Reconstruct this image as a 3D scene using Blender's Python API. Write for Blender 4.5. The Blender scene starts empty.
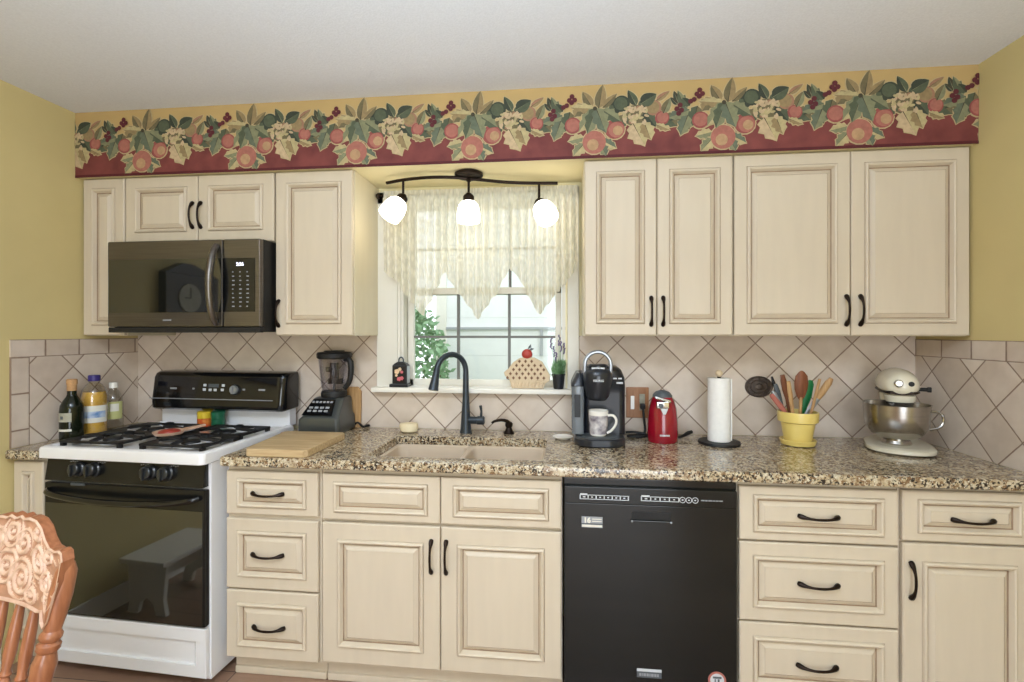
import bpy, bmesh, math, random
from mathutils import Vector, Matrix, Euler
random.seed(7)
C = bpy.context.scene.collection
PI = math.pi

# ------------------------------------------------------------------ helpers
def lin(c):
    return tuple(((v / 255.0) / 12.92 if v / 255.0 <= .04045 else ((v / 255.0 + .055) / 1.055) ** 2.4) for v in c)

def nn(nt, t, **kw):
    n = nt.nodes.new(t)
    for k, v in kw.items():
        setattr(n, k, v)
    return n

MATS = {}
def mat(name, rgb, rough=.5, metal=0., var=.08, scale=6., stretch=(1, 1, 1), bump=0., coat=0., emit=0., trans=0., alpha=1., ior=1.45, rgb2=None, detail=3., spec=None):
    """Principled material whose colour wanders on a noise texture; rgb in 0..255 sRGB."""
    m = bpy.data.materials.new(name); m.use_nodes = True
    nt = m.node_tree; b = nt.nodes['Principled BSDF']
    tc = nn(nt, 'ShaderNodeTexCoord'); mp = nn(nt, 'ShaderNodeMapping')
    mp.inputs['Scale'].default_value = stretch
    nt.links.new(tc.outputs['Object'], mp.inputs[0])
    nz = nn(nt, 'ShaderNodeTexNoise'); nz.inputs['Scale'].default_value = scale; nz.inputs['Detail'].default_value = detail
    nt.links.new(mp.outputs[0], nz.inputs['Vector'])
    mx = nn(nt, 'ShaderNodeMix', data_type='RGBA')
    c1 = lin(rgb)
    c2 = lin(rgb2) if rgb2 else tuple(v * (1 - var) for v in c1)
    c1 = c1 if rgb2 else tuple(min(1, v * (1 + var * .5)) for v in c1)
    mx.inputs[6].default_value = (*c1, 1); mx.inputs[7].default_value = (*c2, 1)
    rp = nn(nt, 'ShaderNodeMapRange'); rp.inputs[1].default_value = .3; rp.inputs[2].default_value = .7
    nt.links.new(nz.outputs[0], rp.inputs[0]); nt.links.new(rp.outputs[0], mx.inputs[0])
    nt.links.new(mx.outputs[2], b.inputs['Base Color'])
    b.inputs['Roughness'].default_value = rough; b.inputs['Metallic'].default_value = metal
    b.inputs['Coat Weight'].default_value = coat; b.inputs['IOR'].default_value = ior
    if spec is not None: b.inputs['Specular IOR Level'].default_value = spec
    b.inputs['Transmission Weight'].default_value = trans; b.inputs['Alpha'].default_value = alpha
    if emit:
        nt.links.new(mx.outputs[2], b.inputs['Emission Color']); b.inputs['Emission Strength'].default_value = emit
    if bump:
        bp = nn(nt, 'ShaderNodeBump'); bp.inputs['Strength'].default_value = bump; bp.inputs['Distance'].default_value = .002
        nt.links.new(nz.outputs[0], bp.inputs['Height']); nt.links.new(bp.outputs[0], b.inputs['Normal'])
    MATS[name] = m
    return m

def M(*names): return [MATS[n] for n in names]

class MB:
    """Collects shapes into ONE mesh."""
    def __init__(s): s.v = []; s.f = []; s.m = []
    def add(s, vs, fs, mi=0, mx=None):
        b = len(s.v)
        s.v += [(mx @ Vector(p)) if mx else Vector(p) for p in vs]
        for f in fs: s.f.append(tuple(b + i for i in f)); s.m.append(mi)
        return s
    def box(s, x0, x1, y0, y1, z0, z1, mi=0, bev=0., seg=2, mx=None):
        bm = bmesh.new(); bmesh.ops.create_cube(bm, size=1)
        for v in bm.verts:
            v.co = Vector(((x0 + x1) / 2 + v.co.x * (x1 - x0), (y0 + y1) / 2 + v.co.y * (y1 - y0), (z0 + z1) / 2 + v.co.z * (z1 - z0)))
        if bev:
            bmesh.ops.bevel(bm, geom=bm.edges[:] + bm.verts[:], offset=min(bev, .49 * min(abs(x1 - x0), abs(y1 - y0), abs(z1 - z0))), segments=seg, affect='EDGES', profile=.5)
        bm.verts.index_update()
        s.add([v.co.copy() for v in bm.verts], [[v.index for v in f.verts] for f in bm.faces], mi, mx); bm.free(); return s
    def loft(s, rings, mi=0, cap0=True, cap1=True, closed=True, mis=None, mx=None):
        n = len(rings[0]); vs = [p for r in rings for p in r]; b = len(s.v)
        s.v += [(mx @ Vector(p)) if mx else Vector(p) for p in vs]
        for k in range(len(rings) - 1):
            for i in range(n if closed else n - 1):
                j = (i + 1) % n
                s.f.append((b + k * n + i, b + k * n + j, b + (k + 1) * n + j, b + (k + 1) * n + i)); s.m.append(mis[k] if mis else mi)
        if cap0: s.f.append(tuple(b + i for i in range(n))[::-1]); s.m.append(mis[0] if mis else mi)
        if cap1: s.f.append(tuple(b + (len(rings) - 1) * n + i for i in range(n))); s.m.append(mis[-1] if mis else mi)
        return s
    def lathe(s, prof, loc=(0, 0, 0), seg=28, mi=0, mis=None, axis=None, sx=1., sy=1., cap0=True, cap1=True):
        """prof: (radius, height) pairs about an axis (default +z) from loc."""
        mx = Matrix.Translation(loc)
        if axis is not None: mx = mx @ Vector((0, 0, 1)).rotation_difference(Vector(axis).normalized()).to_matrix().to_4x4()
        rings = [[(max(r, 1e-5) * sx * math.cos(2 * PI * i / seg), max(r, 1e-5) * sy * math.sin(2 * PI * i / seg), z) for i in range(seg)] for r, z in prof]
        return s.loft(rings, mi, cap0, cap1, True, mis, mx)
    def tube(s, pts, rad, seg=10, mi=0, flat=1., up=None, smooth=0, cap=True):
        pts = [Vector(p) for p in pts]
        if not isinstance(rad, (list, tuple)): rad = [rad] * len(pts)
        for _ in range(smooth):
            np_, nr = [pts[0]], [rad[0]]
            for i in range(len(pts) - 1):
                np_ += [pts[i] * .75 + pts[i + 1] * .25, pts[i] * .25 + pts[i + 1] * .75]; nr += [rad[i] * .75 + rad[i + 1] * .25, rad[i] * .25 + rad[i + 1] * .75]
            pts, rad = np_ + [pts[-1]], nr + [rad[-1]]
        rings = []; t0 = (pts[1] - pts[0]).normalized()
        u = Vector(up) if up else (Vector((0, 0, 1)) if abs(t0.z) < .9 else Vector((1, 0, 0)))
        for i, p in enumerate(pts):
            t = (pts[min(i + 1, len(pts) - 1)] - pts[max(i - 1, 0)]).normalized()
            u = (u - t * u.dot(t)).normalized(); w = t.cross(u)
            rings.append([p + (u * math.cos(a) * flat + w * math.sin(a)) * rad[i] for a in (2 * PI * k / seg for k in range(seg))])
        return s.loft(rings, mi, cap, cap)
    def prism(s, pts, d, mi=0, mis=None, bev=0., mi_side=None):
        """planar polygon pts (3D) extruded by vector d; bev pulls in both faces' rims."""
        pts = [Vector(p) for p in pts]; d = Vector(d); c = sum(pts, Vector()) / len(pts)
        if bev:
            n = d.normalized()
            ins = [p + (c - p).normalized() * bev for p in pts]
            rings = [[p for p in ins], [p + n * bev for p in pts], [p + d - n * bev for p in pts], [p + d for p in ins]]
            return s.loft(rings, mi)
        return s.loft([pts, [p + d for p in pts]], mi, mis=mis)
    def ball(s, c, r, mi=0, seg=14, rings=8, sc=(1, 1, 1), mx=None):
        R = [[(c[0] + r * sc[0] * max(1e-4, math.sin(PI * k / rings)) * math.cos(2 * PI * i / seg), c[1] + r * sc[1] * max(1e-4, math.sin(PI * k / rings)) * math.sin(2 * PI * i / seg), c[2] - r * sc[2] * math.cos(PI * k / rings)) for i in range(seg)] for k in range(rings + 1)]
        return s.loft(R, mi, mx=mx)
    def build(s, name, mats, parent=None, ang=35):
        off = Vector((0, 0, 0)); p = parent
        while p is not None: off += p.location; p = p.parent
        me = bpy.data.meshes.new(name)
        me.from_pydata([v - off for v in s.v], [], s.f); 
        for m_ in mats: me.materials.append(m_)
        me.polygons.foreach_set('material_index', s.m)
        bm = bmesh.new(); bm.from_mesh(me); bmesh.ops.recalc_face_normals(bm, faces=bm.faces[:]); bm.to_mesh(me); bm.free()
        me.polygons.foreach_set('use_smooth', [True] * len(me.polygons))
        me.set_sharp_from_angle(angle=math.radians(ang)); me.update()
        o = bpy.data.objects.new(name, me); C.objects.link(o)
        wn_ = o.modifiers.new('weighted_normals', 'WEIGHTED_NORMAL'); wn_.keep_sharp = True; wn_.mode = 'FACE_AREA'
        if parent is not None: o.parent = parent
        return o

def tag(o, label=None, cat=None, group=None, kind=None):
    if label: o['label'] = label
    if cat: o['category'] = cat
    if group: o['group'] = group
    if kind: o['kind'] = kind
    return o

def thing(name, label, cat, loc=(0, 0, 0), group=None, kind=None):
    o = bpy.data.objects.new(name, None); C.objects.link(o); o.location = loc; o.empty_display_size = .05
    return tag(o, label, cat, group, kind)

def rrect(x0, x1, y0, y1, r, z, n=5):
    P = []
    for cx, cy, a0 in ((x1 - r, y1 - r, 0), (x0 + r, y1 - r, PI / 2), (x0 + r, y0 + r, PI), (x1 - r, y0 + r, 1.5 * PI)):
        for k in range(n + 1):
            a = a0 + PI / 2 * k / n; P.append((cx + r * math.cos(a), cy + r * math.sin(a), z))
    return P

def writing(txt, size, loc, material, parent, name='lettering', rot=(PI / 2, 0, 0), align='CENTER', sx=1., bold=0.):
    cu = bpy.data.curves.new('t', 'FONT'); cu.body = txt; cu.size = size; cu.align_x = align; cu.align_y = 'CENTER'; cu.extrude = .0003; cu.offset = bold; cu.resolution_u = 3
    t = bpy.data.objects.new('t', cu); C.objects.link(t)
    bpy.context.view_layer.update()
    me = bpy.data.meshes.new_from_object(t.evaluated_get(bpy.context.evaluated_depsgraph_get()))
    bpy.data.objects.remove(t); bpy.data.curves.remove(cu)
    me.transform(Matrix.Translation(loc) @ Euler(rot).to_matrix().to_4x4() @ Matrix.Diagonal((sx, 1, 1, 1)))
    off = Vector((0, 0, 0)); p = parent
    while p is not None: off += p.location; p = p.parent
    me.transform(Matrix.Translation(-off)); me.name = name
    me.materials.clear(); me.materials.append(material)
    o = bpy.data.objects.new(name, me); C.objects.link(o); o.parent = parent
    return o

# ------------------------------------------------------------------ materials
mat('wall_yellow', (212, 194, 138), .75, var=.05, scale=3, bump=.05)
mat('cream_paint', (236, 224, 180), .6, var=.04, scale=4)
mat('ceiling_white', (234, 236, 242), .9, var=.05, scale=160, bump=.5)
mat('white_trim', (238, 234, 224), .45, var=.04, scale=4)
mat('cabinet', (209, 195, 173), .42, var=.035, scale=5, stretch=(5, 5, .7), detail=4)
mat('cabinet_side', (214, 203, 176), .42, var=.035, scale=5, stretch=(5, 5, .7), detail=4)
mat('glaze', (160, 136, 112), .5, var=.25, scale=14)
mat('bronze', (44, 34, 28), .38, .75, var=.3, scale=30)
mat('black_gloss', (17, 18, 20), .12, var=.2, scale=4, coat=.3)
mat('black_enamel', (20, 21, 22), .25, var=.2, scale=10)
mat('black_matte', (24, 24, 25), .55, var=.25, scale=30)
mat('oven_glass', (24, 26, 23), .04, var=.1, scale=2, ior=2.0)
mat('dw_black', (22, 25, 24), .14, var=.15, scale=3, coat=.2)
mat('white_enamel', (236, 236, 238), .22, var=.03, scale=3, coat=.4)
mat('stainless_dark', (112, 107, 102), .3, .9, var=.12, scale=14, stretch=(.4, .4, 14))
mat('stainless', (176, 172, 166), .22, 1., var=.1, scale=14, stretch=(.4, .4, 18))
mat('chrome', (215, 215, 215), .1, 1., var=.05)
mat('silver_plastic', (160, 164, 168), .3, .6, var=.06)
mat('pale_mark', (205, 208, 212), .6, var=.05)
mat('grey_mark', (150, 152, 156), .6, var=.05)
mat('slate_black', (40, 43, 46), .28, var=.1, coat=.2)
mat('cast_iron', (26, 26, 28), .5, var=.3, scale=60, bump=.3)
mat('sink_cream', (210, 192, 170), .35, var=.05, scale=8)
mat('butcher_block', (205, 180, 138), .5, rgb2=(176, 146, 106), scale=7, stretch=(1, 14, 14), detail=4)
mat('wood_light', (196, 158, 108), .55, rgb2=(164, 122, 78), scale=8, stretch=(10, 10, 1))
mat('wood_brown', (140, 84, 52), .5, rgb2=(108, 62, 38), scale=8, stretch=(10, 10, 1))
mat('wood_dark', (58, 36, 26), .4, rgb2=(40, 24, 18), scale=8, stretch=(10, 10, 1))
mat('oak', (170, 110, 76), .32, rgb2=(138, 84, 54), scale=9, stretch=(9, 9, 1.2), detail=5, coat=.3)
mat('oak_groove', (178, 132, 104), .5, var=.2, scale=30)
mat('oak_carved_lit', (214, 182, 158), .36, rgb2=(196, 158, 132), scale=12, stretch=(4, 4, 4), detail=5, coat=.2)  # paler than oak: light reflected off the carved face is in the colour
mat('wood_plate', (180, 128, 88), .45, rgb2=(152, 102, 66), scale=10, stretch=(9, 9, 1))
mat('white_ceramic', (238, 234, 226), .2, var=.03, coat=.4)
mat('cream_soap', (236, 220, 184), .5, var=.04)
mat('red_enamel', (142, 12, 34), .2, var=.12, scale=4, coat=.6)
mat('red_sauce', (168, 62, 48), .35, var=.3, scale=40)
mat('terra_white', (214, 176, 150), .4, var=.1, scale=20)
mat('yellow_glaze', (232, 206, 118), .28, var=.06, scale=5, coat=.4)
mat('paper', (238, 236, 232), .85, var=.04, scale=60, bump=.25)
mat('mixer_cream', (222, 214, 192), .25, var=.03, coat=.5)
mat('pot_black', (30, 33, 38), .45, var=.15)
mat('green_leaf', (150, 186, 140), .6, rgb2=(96, 144, 92), scale=40)
mat('lavender', (108, 88, 132), .7, var=.3, scale=60)
mat('green_plastic', (30, 130, 74), .35, var=.1)
mat('spice_green', (20, 92, 64), .35, var=.15)
mat('spice_yellow', (214, 184, 50), .4, var=.15)
mat('spice_orange', (216, 140, 56), .5, rgb2=(196, 62, 34), scale=45)
mat('slate', (82, 88, 92), .4, var=.15)
mat('pink_plastic', (176, 104, 92), .4, var=.12)
mat('medal_bronze', (96, 84, 76), .5, .5, var=.35, scale=60, bump=.4)
mat('grey_blender', (84, 88, 88), .3, .5, var=.12, scale=4)
mat('apple_red', (176, 62, 52), .4, var=.15)
mat('wicker', (214, 192, 160), .6, var=.08, scale=20)
mat('brown_dot', (120, 84, 58), .6, var=.2)
mat('navy_cap', (58, 48, 120), .4, var=.1)
mat('cooking_oil', (228, 180, 82), .12, var=.12, scale=14, coat=.3)
mat('cork', (196, 152, 104), .7, var=.2, scale=80)
mat('label_white', (226, 222, 210), .6, var=.05)
mat('label_grey', (172, 168, 150), .6, var=.15, scale=60)
mat('label_blue', (70, 120, 178), .5, rgb2=(214, 222, 230), scale=28)
mat('label_lime', (196, 196, 132), .5, var=.1)
mat('dark_glass_green', (20, 26, 14), .12, var=.2)
mat('siding', (238, 240, 240), .7, var=.03)
mat('siding_grey', (170, 174, 178), .7, var=.03)
mat('lawn', (96, 128, 66), .9, rgb2=(70, 100, 48), scale=8)
mat('bush_leaf', (150, 182, 146), .7, rgb2=(104, 148, 106), scale=9)
mat('bark', (96, 78, 62), .9, var=.2)
mat('reservoir', (150, 158, 166), .15, var=.05, trans=.5)
mat('keurig_black', (28, 32, 40), .28, var=.15, scale=6, coat=.3)
mat('floral_black', (26, 24, 26), .3, var=.1)
mat('petal_pink', (206, 104, 112), .5, var=.2, scale=60)
mat('petal_cream', (226, 196, 158), .5, var=.2, scale=60)
mat('mug_print', (232, 226, 224), .2, rgb2=(84, 74, 92), scale=26, detail=4, coat=.4)
mat('faucet_dark', (62, 70, 78), .34, .5, var=.15)
mat('shade_glass', (255, 248, 234), .3, var=.01, emit=3.5)
mat('display_glow', (235, 235, 255), .4, var=.01, emit=1.6)
mat('muntin_backlit', (112, 112, 108), .5, var=.05)  # backlit bars: their shade against the daylight is put into this grey
mat('sash_white', (226, 222, 210), .45, var=.03)
mat('rope_grey', (90, 90, 92), .5, var=.1)

def m_glass(name, tint=(255, 255, 255), gl=.08, rough=.02):
    m = bpy.data.materials.new(name); m.use_nodes = True; nt = m.node_tree; nt.nodes.clear()
    o = nn(nt, 'ShaderNodeOutputMaterial'); mx = nn(nt, 'ShaderNodeMixShader'); t = nn(nt, 'ShaderNodeBsdfTransparent'); g = nn(nt, 'ShaderNodeBsdfGlossy'); lw = nn(nt, 'ShaderNodeLayerWeight')
    t.inputs[0].default_value = (*lin(tint), 1); g.inputs['Roughness'].default_value = rough; lw.inputs[0].default_value = .25
    mr = nn(nt, 'ShaderNodeMapRange'); mr.inputs[3].default_value = gl * .5; mr.inputs[4].default_value = min(1, gl * 6)
    nt.links.new(lw.outputs['Facing'], mr.inputs[0]); nt.links.new(mr.outputs[0], mx.inputs[0]); nt.links.new(t.outputs[0], mx.inputs[1]); nt.links.new(g.outputs[0], mx.inputs[2]); nt.links.new(mx.outputs[0], o.inputs[0])
    MATS[name] = m
m_glass('window_glass', (250, 252, 252), .05)
m_glass('clear_plastic', (244, 244, 242), .12)
m_glass('jar_plastic', (240, 240, 244), .07, .08)
m_glass('oil_plastic', (255, 232, 160), .06)

def m_granite():
    m = bpy.data.materials.new('granite'); m.use_nodes = True; nt = m.node_tree; b = nt.nodes['Principled BSDF']
    tc = nn(nt, 'ShaderNodeTexCoord')
    def noise(sc, det=4, rough=.6):
        n = nn(nt, 'ShaderNodeTexNoise'); n.inputs['Scale'].default_value = sc; n.inputs['Detail'].default_value = det; n.inputs['Roughness'].default_value = rough
        nt.links.new(tc.outputs['Object'], n.inputs['Vector']); return n
    def ramp(src, stops):
        r = nn(nt, 'ShaderNodeValToRGB'); e = r.color_ramp.elements
        while len(e) < len(stops): e.new(.5)
        for k, (p, c) in enumerate(stops): e[k].position = p; e[k].color = (*(lin(c) if len(c) == 3 else (c[0],) * 3), 1)
        nt.links.new(src, r.inputs[0]); return r
    def mix(f, a, c):
        x = nn(nt, 'ShaderNodeMix', data_type='RGBA'); nt.links.new(f, x.inputs[0])
        if isinstance(a, tuple): x.inputs[6].default_value = (*lin(a), 1)
        else: nt.links.new(a, x.inputs[6])
        if isinstance(c, tuple): x.inputs[7].default_value = (*lin(c), 1)
        else: nt.links.new(c, x.inputs[7])
        return x.outputs[2]
    base = ramp(noise(34, 4).outputs[0], [(.3, (132, 110, 84)), (.45, (182, 162, 130)), (.60, (206, 194, 168)), (.75, (148, 132, 110))]).outputs[0]
    brown = ramp(noise(78, 4).outputs[0], [(.51, (0,)), (.58, (1,))]).outputs[0]
    c = mix(brown, base, (128, 100, 72))
    bg_ = nn(nt, 'ShaderNodeMath', operation='MULTIPLY_ADD'); nt.links.new(noise(7, 3).outputs[0], bg_.inputs[0]); bg_.inputs[1].default_value = .30; bg_.inputs[2].default_value = -.145
    ad_ = nn(nt, 'ShaderNodeMath', operation='ADD'); nt.links.new(noise(112, 4, .6).outputs[0], ad_.inputs[0]); nt.links.new(bg_.outputs[0], ad_.inputs[1]); big_dark = ad_.outputs[0]
    dark = ramp(big_dark, [(.53, (0,)), (.585, (1,))]).outputs[0]
    c = mix(dark, c, (50, 42, 38))
    pale = ramp(noise(130, 3).outputs[0], [(.60, (0,)), (.66, (1,))]).outputs[0]
    c = mix(pale, c, (226, 220, 202))
    nt.links.new(c, b.inputs['Base Color']); b.inputs['Roughness'].default_value = .14; b.inputs['Coat Weight'].default_value = .25; b.inputs['Coat Roughness'].default_value = .06
    MATS['granite'] = m
m_granite()

def m_tile(name, axis, a0, z0, hw, hh, straight=False):
    """stone tile set on the diagonal (or in a straight row) along axis 'X' or 'Y'."""
    m = bpy.data.materials.new(name); m.use_nodes = True; nt = m.node_tree; b = nt.nodes['Principled BSDF']
    tc = nn(nt, 'ShaderNodeTexCoord'); sp = nn(nt, 'ShaderNodeSeparateXYZ'); nt.links.new(tc.outputs['Object'], sp.inputs[0])
    def mth(op, a, c=None):
        x = nn(nt, 'ShaderNodeMath', operation=op)
        for i, q in enumerate((a, c)):
            if q is None: continue
            if isinstance(q, (int, float)): x.inputs[i].default_value = q
            else: nt.links.new(q, x.inputs[i])
        return x.outputs[0]
    a = mth('DIVIDE', mth('SUBTRACT', sp.outputs[axis], a0), hw * 2); z = mth('DIVIDE', mth('SUBTRACT', sp.outputs['Z'], z0), hh * 2)
    if straight: u, v = a, z
    else: u, v = mth('ADD', a, z), mth('SUBTRACT', a, z)
    def edge(q, w):
        f = mth('FRACT', q); return mth('MINIMUM', f, mth('SUBTRACT', 1., f))
    e = mth('MINIMUM', mth('MULTIPLY', edge(u, 0), hw * 2), mth('MULTIPLY', edge(v, 0), (hh if straight else hw) * 2))
    nz0 = nn(nt, 'ShaderNodeTexNoise'); nz0.inputs['Scale'].default_value = 45; nt.links.new(tc.outputs['Object'], nz0.inputs['Vector'])
    e = mth('ADD', e, mth('MULTIPLY', mth('SUBTRACT', nz0.outputs[0], .5), .0025))
    mr = nn(nt, 'ShaderNodeMapRange'); mr.inputs[1].default_value = .0019 if not straight else .0016; mr.inputs[2].default_value = .0050; nt.links.new(e, mr.inputs[0])
    cb = nn(nt, 'ShaderNodeCombineXYZ'); nt.links.new(mth('FLOOR', u), cb.inputs[0]); nt.links.new(mth('FLOOR', v), cb.inputs[1])
    wn = nn(nt, 'ShaderNodeTexWhiteNoise', noise_dimensions='3D'); nt.links.new(cb.outputs[0], wn.inputs['Vector'])
    nz = nn(nt, 'ShaderNodeTexNoise'); nz.inputs['Scale'].default_value = 11; nz.inputs['Detail'].default_value = 5; nt.links.new(tc.outputs['Object'], nz.inputs['Vector'])
    r = nn(nt, 'ShaderNodeValToRGB'); el = r.color_ramp.elements
    el[0].position = .25; el[0].color = (*lin((198, 181, 164)), 1); el[1].position = .75; el[1].color = (*lin((228, 214, 199)), 1)
    nt.links.new(mth('ADD', mth('MULTIPLY', nz.outputs[0], .6), mth('MULTIPLY', wn.outputs[0], .42)), r.inputs[0])
    mx = nn(nt, 'ShaderNodeMix', data_type='RGBA'); nt.links.new(mr.outputs[0], mx.inputs[0]); mx.inputs[6].default_value = (*lin((142, 118, 100)), 1); nt.links.new(r.outputs[0], mx.inputs[7])
    nt.links.new(mx.outputs[2], b.inputs['Base Color']); b.inputs['Roughness'].default_value = .42
    bp = nn(nt, 'ShaderNodeBump'); bp.inputs['Strength'].default_value = .6; bp.inputs['Distance'].default_value = .002; nt.links.new(mr.outputs[0], bp.inputs['Height']); nt.links.new(bp.outputs[0], b.inputs['Normal'])
    MATS[name] = m
m_tile('tile_back', 'X', -.176, .916, .1073, .1088)
m_tile('tile_left', 'Y', -.359, 1.242, .107, .110)
m_tile('tile_right', 'Y', -.322, 1.013, .107, .110)
m_tile('tile_row_left', 'Y', -.33, 1.3725, .0765, .0387, True)
m_tile('tile_row_right', 'Y', -.163, 1.3725, .077, .0387, True)
m_tile('tile_column', 'Y', -.622, 1.295, .037, .0775, True)

def m_lace():
    m = bpy.data.materials.new('lace'); m.use_nodes = True; nt = m.node_tree; nt.nodes.clear()
    o = nn(nt, 'ShaderNodeOutputMaterial'); tc = nn(nt, 'ShaderNodeTexCoord')
    d = nn(nt, 'ShaderNodeBsdfDiffuse'); d.inputs[0].default_value = (*lin((246, 243, 231)), 1)
    t = nn(nt, 'ShaderNodeBsdfTranslucent'); t.inputs[0].default_value = (*lin((244, 240, 225)), 1)
    tr = nn(nt, 'ShaderNodeBsdfTransparent')
    a = nn(nt, 'ShaderNodeMixShader'); a.inputs[0].default_value = .5; nt.links.new(d.outputs[0], a.inputs[1]); nt.links.new(t.outputs[0], a.inputs[2])
    vo = nn(nt, 'ShaderNodeTexVoronoi'); vo.inputs['Scale'].default_value = 34; mpv = nn(nt, 'ShaderNodeMapping'); mpv.inputs['Scale'].default_value = (3.2, 1, .8); nt.links.new(tc.outputs['Object'], mpv.inputs[0]); nt.links.new(mpv.outputs[0], vo.inputs['Vector'])
    nz = nn(nt, 'ShaderNodeTexNoise'); nz.inputs['Scale'].default_value = 15; nt.links.new(tc.outputs['Object'], nz.inputs['Vector'])
    ad = nn(nt, 'ShaderNodeMath', operation='ADD'); nt.links.new(vo.outputs[0], ad.inputs[0]); nt.links.new(nz.outputs[0], ad.inputs[1])
    mr = nn(nt, 'ShaderNodeMapRange'); mr.inputs[1].default_value = .75; mr.inputs[2].default_value = 1.15; mr.inputs[3].default_value = .05; mr.inputs[4].default_value = .22; nt.links.new(ad.outputs[0], mr.inputs[0])
    x = nn(nt, 'ShaderNodeMixShader'); nt.links.new(mr.outputs[0], x.inputs[0]); nt.links.new(a.outputs[0], x.inputs[1]); nt.links.new(tr.outputs[0], x.inputs[2]); nt.links.new(x.outputs[0], o.inputs[0])
    MATS['lace'] = m
m_lace()

def m_floor():
    m = bpy.data.materials.new('wood_floor'); m.use_nodes = True; nt = m.node_tree; b = nt.nodes['Principled BSDF']
    tc = nn(nt, 'ShaderNodeTexCoord'); mp = nn(nt, 'ShaderNodeMapping'); nt.links.new(tc.outputs['Object'], mp.inputs[0])
    br = nn(nt, 'ShaderNodeTexBrick'); br.inputs['Scale'].default_value = 1; br.inputs['Brick Width'].default_value = .9; br.inputs['Row Height'].default_value = .11; br.inputs['Mortar Size'].default_value = .002
    br.inputs['Color1'].default_value = (*lin((176, 142, 118)), 1); br.inputs['Color2'].default_value = (*lin((150, 116, 96)), 1); br.inputs['Mortar'].default_value = (*lin((70, 50, 40)), 1)
    nt.links.new(mp.outputs[0], br.inputs['Vector'])
    nz = nn(nt, 'ShaderNodeTexNoise'); nz.inputs['Scale'].default_value = 9; nz.inputs['Detail'].default_value = 6
    mp2 = nn(nt, 'ShaderNodeMapping'); mp2.inputs['Scale'].default_value = (1, 12, 1); nt.links.new(tc.outputs['Object'], mp2.inputs[0]); nt.links.new(mp2.outputs[0], nz.inputs['Vector'])
    mx = nn(nt, 'ShaderNodeMix', data_type='RGBA', blend_type='MULTIPLY'); mx.inputs[0].default_value = .5; nt.links.new(br.outputs[0], mx.inputs[6]); nt.links.new(nz.outputs[0], mx.inputs[7])
    g = nn(nt, 'ShaderNodeMix', data_type='RGBA'); g.inputs[0].default_value = .35; nt.links.new(mx.outputs[2], g.inputs[6]); nt.links.new(br.outputs[0], g.inputs[7])
    nt.links.new(g.outputs[2], b.inputs['Base Color']); b.inputs['Roughness'].default_value = .35
    MATS['wood_floor'] = m
m_floor()

def m_paper_red():
    m = mat('border_red', (128, 64, 59), .7, rgb2=(104, 48, 46), scale=14, detail=4)
m_paper_red()
mat('border_tan', (188, 158, 104), .7, var=.06, scale=5)
mat('border_maroon', (84, 26, 32), .7, var=.1)
for n_, c_ in dict(pr_halo=(212, 188, 140), pr_olive=(124, 112, 80), pr_tan=(166, 142, 100), pr_sage=(146, 146, 110), pr_pale=(204, 186, 136), pr_dark=(66, 72, 58), pr_green=(94, 102, 78), pr_grey=(112, 120, 98),
                   pr_red=(166, 88, 82), pr_pink=(188, 118, 102), pr_peach=(202, 162, 120), pr_berry=(104, 42, 48), pr_blush=(178, 132, 104), pr_cream=(218, 190, 150), pr_shadow=(76, 68, 50)).items():
    mat(n_, tuple(v * .89 for v in c_), .75, var=.16, scale=70)

# ------------------------------------------------------------------ the room
XL, XR, ZC, YR = -2.32, 1.603, 2.4477, -5.4
tag(MB().box(XL - .1, XR + .1, YR - .1, .15, -.06, 0).build('floor', M('wood_floor')), kind='structure')
tag(MB().box(XL - .1, XR + .1, YR - .1, .15, ZC, ZC + .08).build('ceiling', M('ceiling_white')), kind='structure')
WX0, WX1, WZ0, WZ1 = -.825, -.015, 1.10, 2.085
w = MB()
w.box(XL - .1, WX0 - .016, 0, .14, 0, ZC).box(WX1 + .016, XR + .1, 0, .14, 0, ZC).box(WX0 - .016, WX1 + .016, 0, .14, 0, WZ0).box(WX0 - .016, WX1 + .016, 0, .14, WZ1 + .012, ZC)
wall_back = tag(w.build('wall_back', M('cream_paint')), kind='structure')
wall_left = tag(MB().box(XL - .1, XL, YR, 0, 0, ZC).build('wall_left', M('wall_yellow')), kind='structure')
wall_right = tag(MB().box(XR, XR + .1, YR, 0, 0, ZC).build('wall_right', M('wall_yellow')), kind='structure')
wall_rear = MB()
wall_rear.box(XL, -.35, YR - .1, YR, 0, ZC).box(1.4, XR, YR - .1, YR, 0, ZC).box(-.35, 1.4, YR - .1, YR, 2.1, ZC)
tag(wall_rear.build('wall_rear', M('wall_yellow')), kind='structure')
# tile splashbacks, 6 mm proud of the walls
t = MB()
t.box(XL + .006, -2.09, -.006, 0, .914, 1.386).box(-2.09, -1.33, -.006, 0, .914, 1.404).box(-1.33, -.962, -.006, 0, .914, 1.386).box(-.962, .070, -.006, 0, .914, 1.10).box(.070, XR - .006, -.006, 0, .914, 1.386)
tag(t.build('tile_splashback', M('tile_back'), wall_back), label='beige stone tiles laid on the diagonal behind the worktop')
t = MB().box(XL, XL + .006, -.548, -.006, .914, 1.295).box(XL, XL + .006, -.622, -.548, .914, 1.295, 2).box(XL, XL + .006, -.622, -.006, 1.295, 1.372, 1)
tag(t.build('tile_splashback', M('tile_left', 'tile_row_left', 'tile_column'), wall_left), label='beige diagonal tiles with a straight border on the stove side wall')
t = MB().box(XR - .006, XR, -.85, -.006, .914, 1.295).box(XR - .006, XR, -.85, -.006, 1.295, 1.372, 1)
tag(t.build('tile_splashback', M('tile_right', 'tile_row_right'), wall_right), label='beige diagonal tiles with a straight border on the mixer side wall')
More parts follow.
